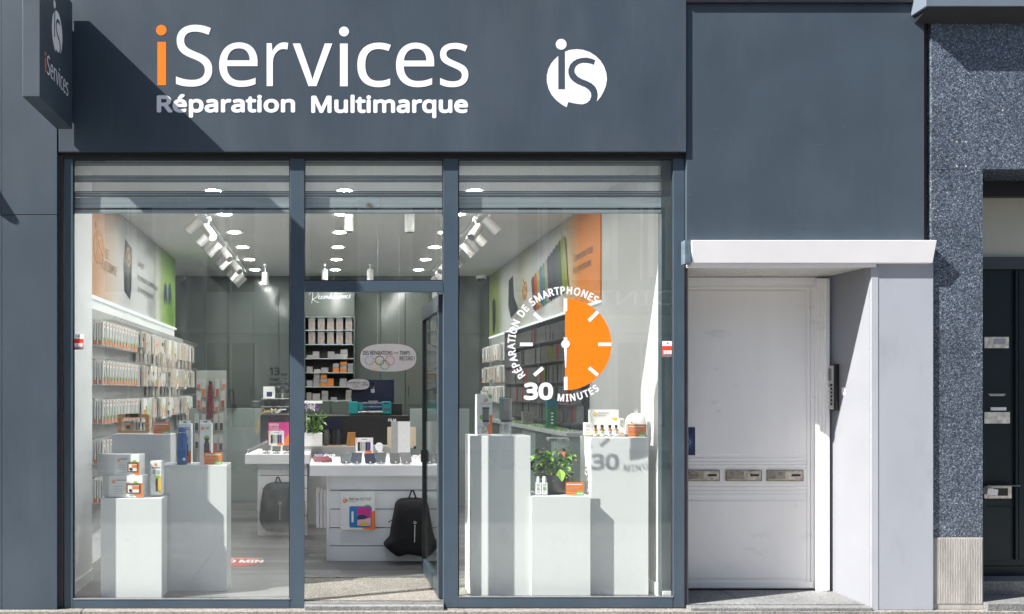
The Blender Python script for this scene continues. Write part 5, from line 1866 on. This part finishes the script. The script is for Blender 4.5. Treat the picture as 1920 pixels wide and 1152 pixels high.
t.done()
t, c, rot = phone(606, 857, 1.6, .15, .075, 60, M('phone_lilac', (.12, .13, .3), .3, .1), 'blue purple phone leaning behind the reddish one', 20)
t.done()
for k, (px, py) in enumerate(((500, 840), (518.5, 841.5), (538, 840.5), (560, 841))):
    t, c, rot = phone(px, py, 2.62, .085, .06, 35, M('phone_olive', (.05, .048, .035), .4, .1) if k == 0 else bpy.data.materials['phone_olive'], 'brownish phone on a clear stand, %s from left on the further table' % ORD[k])
    stand(t, c, zt2_)
    t.done()
t = T('display_tablet', 'dark tablet lying slanted on the left end of the further table', 'tablet')
t.add('body', MB().tube([P(465, 846.5, 2.6), P(502, 829, 2.75)], .02, 4), gkp)
t.add('corner', MB().ball(P(465, 846, 2.58), .012, n=6), silver)
t.done()
# cable clutter
random.seed(31)
for k in range(30):
    px = random.uniform(590, 828)
    Y = random.uniform(1.48, 1.85)
    c = Vector((PX(px, Y), Y, zt1 + random.choice((.01, .025, .04))))
    pts = [c + Vector((.035 * math.cos(a) * random.uniform(.6, 1.2), .04 * math.sin(a), random.uniform(0, .035))) for a in [q * .7 for q in range(13)]]
    one('charging_cable', 'coiled white charging cable on the nearer table, %s of the tangle' % ORD[k], 'cable', MB().tube(pts, .004, 5), card_w, 'white charging cables')
t = T('watch_charger', 'white round watch charger on a stand near the flyer', 'charger')
Y = 1.7
t.add('puck', MB().tube([P(710.5, 838, Y), P(711.5, 838, Y + .012)], .038, 20), card_w, sm=True)
t.add('neck', MB().obox(P(714, 849, Y), .03, .02, .05, Matrix.Rotation(R(-12), 3, 'Y')), card_w)
t.done()
# flyer stands
def flyer(x0, y0, x1, y1, Y, lb):
    t = T('flyer_stand', lb, 'leaflet stand', 'peach leaflet stands')
    w, h = x1 - x0, y1 - y0
    t.add('card', MB().pb(x0, y0, x1, y1, Y, .003), M('peach_card', (.75, .5, .4), .5, .08) if 'peach_card' not in bpy.data.materials else bpy.data.materials['peach_card'])
    t.add('panel', MB().prism([(x0 + w * .15, y0), (x1, y0), (x1, y1), (x0 + w * .04, y1), (x0 + w * .04, y0 + h * .4)], lambda a, b: P(a, b, Y - .0008), (0, .0006, 0)), card_w)
    for q, m in enumerate((stock_dark, card_g, card_k, navy_p, M('violet_print', (.12, .03, .25), .5, .1) if 'violet_print' not in bpy.data.materials else bpy.data.materials['violet_print'])):
        xx = x0 + w * (.14 + q * .145)
        t.add('phone_picture', MB().pb(xx, y0 + h * .22, xx + w * .13, y0 + h * .68, Y - .002 - q * .0003, .0006), m)
    t.add('badge', MB().prism(rrect(x0 + w * .56, y0 + h * .66, x0 + w * .93, y0 + h * .78, 1), lambda a, b: P(a, b, Y - .004), (0, .0006, 0)), orange_c)
    t.add('print', MB().pb(x0 + w * .36, y0 + h * .07, x0 + w * .66, y0 + h * .1, Y - .002, .0006).pb(x0 + w * .2, y0 + h * .86, x0 + w * .8, y0 + h * .88, Y - .002, .0006), greyp)
    t.done()
flyer(666, 821, 699.5, 858, 1.75, 'small peach leaflet stand with phone pictures on the nearer table')
flyer(503.5, 808, 532.5, 843, 2.9, 'small peach leaflet stand with phone pictures before the magenta poster')
t = T('poster_stand', 'magenta poster stand behind a leaflet on the further table', 'poster')
Y = 3.1
t.add('card', MB().pb(503, 792, 543, 842, Y, .004), pink_p)
t.add('lettering', ptext('REPRISE', 505, 794.5, 523, 799.5, Y, .001, fat=.001), card_w)
t.add('lettering', ptext('iServices', 505, 800.5, 522.5, 803.8, Y, .001), card_w)
t.add('print', MB().pb(505, 805, 528, 806.2, Y - .001, .0008), card_k)
t.add('picture', MB().prism([(543, 812), (535, 822), (528, 842), (543, 842)], lambda a, b: P(a, b, Y - .001), (0, .0008, 0)), orange_c)
t.done()
# tall white sign with vertical word
t = T('table_sign', 'tall white folded sign with a grey vertical word on the nearer table', 'sign')
Y = 1.6
t.add('panel', MB().pb(746, 790.5, 769, 856, Y, .004), card_w)
t.add('fold', MB().box(PX(733.5, Y + .05), PX(733.5, Y + .05) + .004, Y + .002, Y + .05, PZ(858, Y), PZ(791, Y)).pb(734, 790.5, 746, 858, Y + .001, .003), card_g)
lt_ = P(762.5, 852, Y)
t.add('lettering', text('reconditionné', (PX(762.5, Y), Y - .0005, PZ(853, Y)), EZ, -EX, 55 * sc(Y), 7.5 * sc(Y), -.001), greyp)
t.done()
t = T('cream_panel', 'cream rounded panel behind the tall white sign', 'panel')
t.add('board', MB().prism(rrect(726.5, 801, 780, 840, 2.5), lambda a, b: P(a, b, 1.72), (0, .02, 0)), M('cream_board', (.62, .52, .38), .5, .05))
t.add('foot', MB().pb(776, 837, 780, 842, 1.70, .06), blackm)
t.done()
# back counter with black case
Y = 3.2
one('back_counter', 'white counter behind the phone table', 'counter', MB().box(PX(566, Y), PX(735, Y), Y, Y + .6, FZ, PZ(837, Y)), M('counter_white', (.42, .43, .43), .4, .05), bev=.003)
t = T('display_case', 'black boxy display case behind the phone table', 'display case')
t.add('case', MB().box(PX(572, Y), PX(771, Y), Y + .2, Y + .75, PZ(837, Y) + .002, PZ(781, Y)), blackm, bev=.003)
t.add('screen', MB().box(PX(612, Y), PX(640, Y), Y + .19, Y + .199, PZ(812, Y), PZ(786, Y)), tint_screen)
t.add('lettering', ptext('FILM', 728, 785.5, 742.5, 790.5, Y + .195, .002, fat=.0012), card_w)
t.done()
one('black_case', 'black case standing on the further counter behind the magenta poster', 'display case', MB().box(PX(488, 3.4), PX(566, 3.4), 3.4, 3.95, .9, PZ(778, 3.4)), blackm, bev=.003)
one('side_counter', 'white counter under the black case at the left of the door post', 'counter', MB().box(PX(486, 3.35), PX(560, 3.35), 3.35, 3.98, FZ, .895), counter_m, bev=.003)
t = T('wood_block', 'small walnut block standing on the back counter', 'block')
t.add('block', MB().prism([(652.5, 811.5), (666.5, 811.5), (666, 837), (649.5, 837)], lambda a, b: P(a, b, Y + .05), (0, .06, 0)), M('oak_block', (.4, .2, .06), .5, .15, 10, stretch=(5, 1, 1)), bev=.002)
t.done()
for k, x in enumerate((613, 626, 634)):
    one('drinking_bottle', 'dark drinking bottle on the back counter, %s from the planter' % ORD[k], 'bottle', MB().lathe(P(x, 837, Y + .08), [(.035, 0), (.035, .12), (.022, .15), (.022, .18)], 14), (stock_mid, blackm, stock_dark)[k], 'dark bottles on the back counter', sm=True)
one('wooden_tray', 'thin wooden board lying before the bottles', 'board', MB().pb(614, 835, 640, 838.5, Y - .1 + .12, .04), wood)
# cutting machine and screen
t = T('film_cutter', 'teal desktop film cutting machine on top of the black case', 'cutting machine')
Yc = 3.45
t.add('left_housing', MB().pb(654.5, 754, 672, 776.5, Yc, .25), tealm, bev=.008)
t.add('right_housing', MB().pb(717.5, 754, 734, 776.5, Yc, .25), tealm, bev=.008)
t.add('base', MB().pb(656, 774.5, 733, 778, Yc + .02, .22), blackm)
t.add('top_bar', MB().pb(671, 754.5, 718, 756.8, Yc + .02, .03), silver)
t.add('rail', MB().pb(682, 762.3, 717.5, 764, Yc + .05, .02), silver)
t.add('roller', MB().tube([P(671, 773, Yc + .03), P(718, 773, Yc + .03)], .015, 10), silver, sm=True)
t.add('back_plate', MB().pb(671, 757, 718, 776, Yc + .15, .02), M('cutter_back', (.02, .05, .12), .4, .1))
t.add('carriage', MB().pb(673, 757, 681, 769, Yc + .02, .06), tealm, bev=.003)
t.add('screen', MB().pb(719.5, 755, 729.5, 758, Yc - .001, .003), navy_p)
t.add('label_plate', MB().pb(720, 766, 731, 770.5, Yc - .001, .003), stock_mid)
for x in (683, 694, 705):
    t.add('wheel', MB().tube([P(x, 768, Yc + .06), P(x + 3.5, 768, Yc + .06)], .012, 8), blackm)
t.done()
t = T('desktop_screen', 'dark monitor seen from behind with a pale fruit mark', 'monitor')
Ym = 3.9
t.add('housing', MB().pb(659.5, 712, 739, 756, Ym, .03), tint_screen, bev=.003)
t.add('foot', MB().pb(690, 751.5, 708.5, 755, Ym - .02, .12), silver)
ap = [(0, -3.4), (1.4, -3.9), (3, -3.6), (4, -2.3), (3.2, -1.2), (3.1, .2), (4.2, 1.4), (3.3, 3.4), (1.9, 4.6), (.6, 4.2), (-.6, 4.2), (-1.9, 4.6), (-3.6, 2.6), (-4.2, -.2), (-3.6, -2.6), (-2.2, -3.8), (-.9, -3.8)]
k = t.add('emblem', MB().prism([(699 + a * .95, 733 + b * .95) for a, b in ap], lambda a, b: P(a, b, Ym - .001), (0, .0008, 0)).prism([(699.6, 728.2), (700.2, 726.4), (702, 725.2), (701.8, 727.2), (700.4, 728.2)], lambda a, b: P(a, b, Ym - .001), (0, .0008, 0)), M('emblem_grey', (.3, .33, .36), .3, .05))
t.done()
one('desk_clutter', 'black box shape at the right of the screen', 'box', MB().pb(736, 757, 754, 779, 3.6, .2), blackm, bev=.003)
# oval hanging signs with rings
def oval(cx, cy, w, h, Y, lb, big):
    t = T('oval_sign', lb, 'hanging sign')
    pts = [(cx + w / 2 * math.copysign(abs(math.cos(R(q))) ** .75, math.cos(R(q))), cy + h / 2 * math.copysign(abs(math.sin(R(q))) ** .75, math.sin(R(q)))) for q in range(0, 360, 8)]
    t.add('board', MB().prism(pts, lambda a, b: P(a, b, Y), (0, .006, 0)), M('sign_grey', (.27, .26, .28), .5, .04) if 'sign_grey' not in bpy.data.materials else bpy.data.materials['sign_grey'])
    k = w / 104.0
    X0, Y0 = cx - w / 2, cy - h / 2
    g = lambda a, b: (X0 + a * k, Y0 + b * k)
    def lt(s_, a, b, c, d, f):
        p, q = g(a, b), g(c, d)
        t.add('lettering', ptext(s_, p[0], p[1], q[0], q[1], Y, .001, fat=f), blackm)
    lt('DES RÉPARATIONS', 5, 11, 60, 20.5, .0012 * k)
    lt('en un', 62, 15.5, 70.5, 18.5, .0004)
    lt('TEMPS', 73, 13, 92.5, 20.5, .0012 * k)
    lt('RECORD !', 73, 23, 101.5, 31, .0012 * k)
    for i, (a, b, c) in enumerate(((17, 31, (.02, .18, .4)), (36, 31, (.01, .01, .01)), (55, 31, (.4, .03, .06)), (26.5, 39, (.4, .3, .03)), (45.5, 39, (.03, .2, .08)))):
        a, b = g(a, b)
        r = 8.2 * k
        t.add('ring', MB().tube([P(a + r * math.cos(R(q)), b + r * math.sin(R(q)), Y - .001 - i * .0004) for q in range(0, 361, 15)], .55 * k * sc(Y), 5), M('ring_%s' % ('blue', 'black', 'red', 'yellow', 'green')[i], c, .5, .05) if 'ring_%s' % ('blue', 'black', 'red', 'yellow', 'green')[i] not in bpy.data.materials else bpy.data.materials['ring_%s' % ('blue', 'black', 'red', 'yellow', 'green')[i]])
    if big:
        for x in (cx - 20, cx + 20):
            t.add('wire', MB().tube([P(x, cy - h / 2 + 1, Y), Vector((PX(x, Y), Y, CZ))], .0008, 4), steel)
    t.done()
oval(728, 671, 105, 52, 2.75, 'large pale oval sign with coloured rings hanging in the doorway view', True)
oval(671.5, 721, 42, 20, 3.85, 'small pale oval sign with rings on the corner of the monitor', False)
# planter with grow light
random.seed(12)
t = T('planter', 'white planter box with green leaves and violet flowers behind the door post', 'plant')
Y = 2.95
t.add('box', MB().pb(560, 813, 604, 837, Y, .16), card_w, bev=.004)
t.add('grow_light', MB().pb(560, 752.5, 604.5, 757, Y + .03, .1), card_w, bev=.003)
t.add('post', MB().pb(573.5, 757, 576, 813, Y + .1, .012), card_w)
f1, f2_, st_ = MB(), MB(), MB()
for i in range(80):
    px = random.uniform(566, 606)
    py = random.choice((random.uniform(800, 815), random.uniform(770, 805)))
    b = P(px, py, Y + random.uniform(0, .12))
    a = random.uniform(0, 6.28)
    leaf_mesh(f1 if i % 2 else f2_, b, (math.cos(a), math.sin(a), random.uniform(-.3, .6)), random.uniform(.04, .09), random.uniform(.02, .045), droop=.6)
for i in range(8):
    px = random.uniform(580, 612)
    st_.tube([P(590, 812, Y + .06), P((px + 590) / 2, 785, Y + .05), P(px + 2, random.uniform(765, 790), Y + .05)], .003, 4)
t.add('foliage', f1, mgreen, kind='stuff')
t.add('foliage', f2_, dgreen, kind='stuff')
t.add('stem', st_, mgreen)
fl_m = MB()
for i in range(16):
    b = P(random.uniform(572, 596), random.uniform(758, 767), Y + random.uniform(0, .08))
    for q in range(5):
        a = q * 1.257
        leaf_mesh(fl_m, b, (math.cos(a), -.5, math.sin(a)), .03, .022, m=i % 2, droop=.1)
t.add('flower', fl_m, [violet_p, card_w])
t.done()
# left back: low wall, pegboard, headphones etc
one('low_partition', 'grey green low partition in front of the back cabinets at left', 'partition', MB().box(PX(318, 5.0), PX(545, 5.0), 5.0, 5.1, FZ, PZ(766, 5.0)), counter_m, bev=.003)
one('low_partition', 'grey low partition behind the right of the phone table', 'partition', MB().box(PX(770, 4.6), PX(880, 4.6), 4.6, 4.7, FZ, PZ(767, 4.6)), counter_m, bev=.003)
t = T('pegboard_stand', 'pale free-standing board hung with orange straps and a red lanyard', 'stand')
Yp = 4.2
strap_orange = M('strap_orange', (.4, .13, .03), .6, .1)
strap_red = M('strap_red', (.3, .06, .04), .6, .1)
t.add('board', MB().pb(368, 695, 424, 870, Yp, .03), M('board_grey', (.3, .33, .31), .5, .05), bev=.003)
for k, (x, y, h_, col_) in enumerate(((368.5, 711, 18, 0), (377.5, 711, 34, 0), (403.5, 711, 34, 1), (415.5, 711, 18, 0), (368.5, 733, 33, 0), (378, 753, 19, 0), (402, 753, 19, 0), (413.5, 733, 33, 1), (364.5, 776, 32, 2), (378, 776, 32, 2), (401, 776, 32, 2), (411, 776, 32, 2), (365, 812, 30, 2), (400, 815, 30, 1), (410, 815, 30, 2))):
    q = t.add('card', MB().pb(x, y, x + 8, y + h_, Yp - .03, .004), card_g)
    t.add('strap', MB().pb(x + 1.2, y + h_ * .55, x + 7, y + h_ - 1, Yp - .034, .004), (strap_orange, strap_red, stock_dark)[col_], sub=q)
    t.add('hook', MB().tube([P(x + 4, y + 1, Yp), P(x + 4, y, Yp - .05)], .004, 5), steel, sub=q)
t.done()
t = T('lanyard', 'dark red strap hanging in the middle of the pegboard', 'strap')
darkred = M('dark_red_strap', (.14, .015, .03), .7, .2, 30)
t.add('strap', MB().tube([P(395, 716, Yp - .06), P(393, 730, Yp - .05), P(391, 772, Yp - .05)], .02, 6), darkred)
t.add('strap', MB().tube([P(395, 716, Yp - .06), P(397.5, 735, Yp - .05), P(398, 772, Yp - .05)], .02, 6), darkred)
t.add('tag', MB().pb(388, 770, 400, 784, Yp - .06, .01), darkred)
t.add('buckle', MB().ball(P(394, 717, Yp - .08), .02), blackm)
t.done()
t = T('hose_lamp', 'black looped cable arm standing before the back cabinets', 'lamp')
t.add('arm', MB().tube([P(*q, 4.9) for q in smooth2([(434, 766), (430.5, 745), (431, 733), (434.5, 731), (438, 734), (438.5, 750), (439, 764)])], .013, 8), blackm)
t.add('base', MB().pb(433, 758, 443, 766, 4.88, .08), blackm)
t.done()
t = T('headphones', 'black over-ear headphones on a stand before the back lettering', 'headphones')
Yh = 4.2
t.add('band', MB().tube([P(529.5 + 11.5 * math.cos(R(q)), 724 + 11.5 * math.sin(R(q)), Yh) for q in range(180, 361, 15)], .012, 6), blackm, sm=True)
for sx_ in (-1, 1):
    t.add('ear_cup', MB().ball(P(529.5 + 8 * sx_, 731, Yh), .045, (.75, .6, 1.05)), blackm, sm=True)
t.add('stand', MB().pb(528, 738, 531, 750, Yh, .02), card_g)
t.done()
t = T('tablet_display', 'white tablet box with a dark square screen on a small shelf', 'tablet box')
t.add('carton', MB().pb(493.5, 725, 515, 747, 4.2, .06), card_w)
t.add('screen', MB().pb(500, 735, 510, 744, 4.198, .001), navy_p)
t.done()
t = T('side_shelf', 'narrow white shelf with dark gadgets beneath the headphones', 'shelf')
t.add('board', MB().pb(490, 747.3, 545, 748.7, 4.15, .25), card_g)
t.add('board', MB().pb(490, 762.5, 545, 763.6, 4.15, .25), card_g)
t.add('back', MB().pb(491, 749, 545, 778, 4.38, .02), velcro)
t.done()
for k, (x0, y0, x1, y1) in enumerate(((472, 752, 490, 766), (495, 752, 504, 762), (509, 757, 520, 777), (524, 751, 532, 762))):
    one('gadget', 'dark gadget shape by the small shelf, %s from left' % ORD[k], 'gadget', MB().pb(x0, y0, x1, y1, 4.25, .08), blackm if k else stock_mid, 'dark gadgets round the small shelf', bev=.01)
t = T('cable_bundle', 'white and yellow cable tangle on top of the left black case', 'cables')
random.seed(8)
for k in range(4):
    p0 = P(500 + k * 9, 774, 3.5)
    pts = [p0 + Vector((random.uniform(-.06, .06), random.uniform(-.05, .05), random.uniform(-.01, .05))) for _ in range(8)]
    t.add('cable', MB().tube(pts, .006, 5), (cablem, card_w)[k % 2])
t.add('cable', MB().tube([P(*q, 3.38) for q in smooth2([(508, 773), (495, 774), (487, 780), (484, 800), (482, 815), (480, 802), (485, 785)])], .005, 5), cablem)
t.done()
# red floor disc
t = T('floor_sticker', 'round red sticker with white words on the shop floor', 'floor sticker')
cx_, cy_ = PX(454, 1.1), 1.1
Yq = FZ * 0 + (H - FZ) * F / (1054 - VY) - D
c = Vector((PX(452, Yq), Yq, FZ))
rx = 40 * sc(Yq)
t.add('disc', MB().prism(disc(c.x, c.y, rx * .95, 32), lambda a, b: Vector((a, b, FZ + .003)), (0, 0, -.002)), redfloor)
t.add('lettering', text('30 MIN', (c.x - .17, c.y - .05, FZ + .0035), EX, EY, .36, .12, .001, fat=.006), card_w)
t.add('lettering', text('RÉPARATIONS', (c.x - .15, c.y + .1, FZ + .0035), EX, EY, .32, .05, .001), card_w)
t.done()
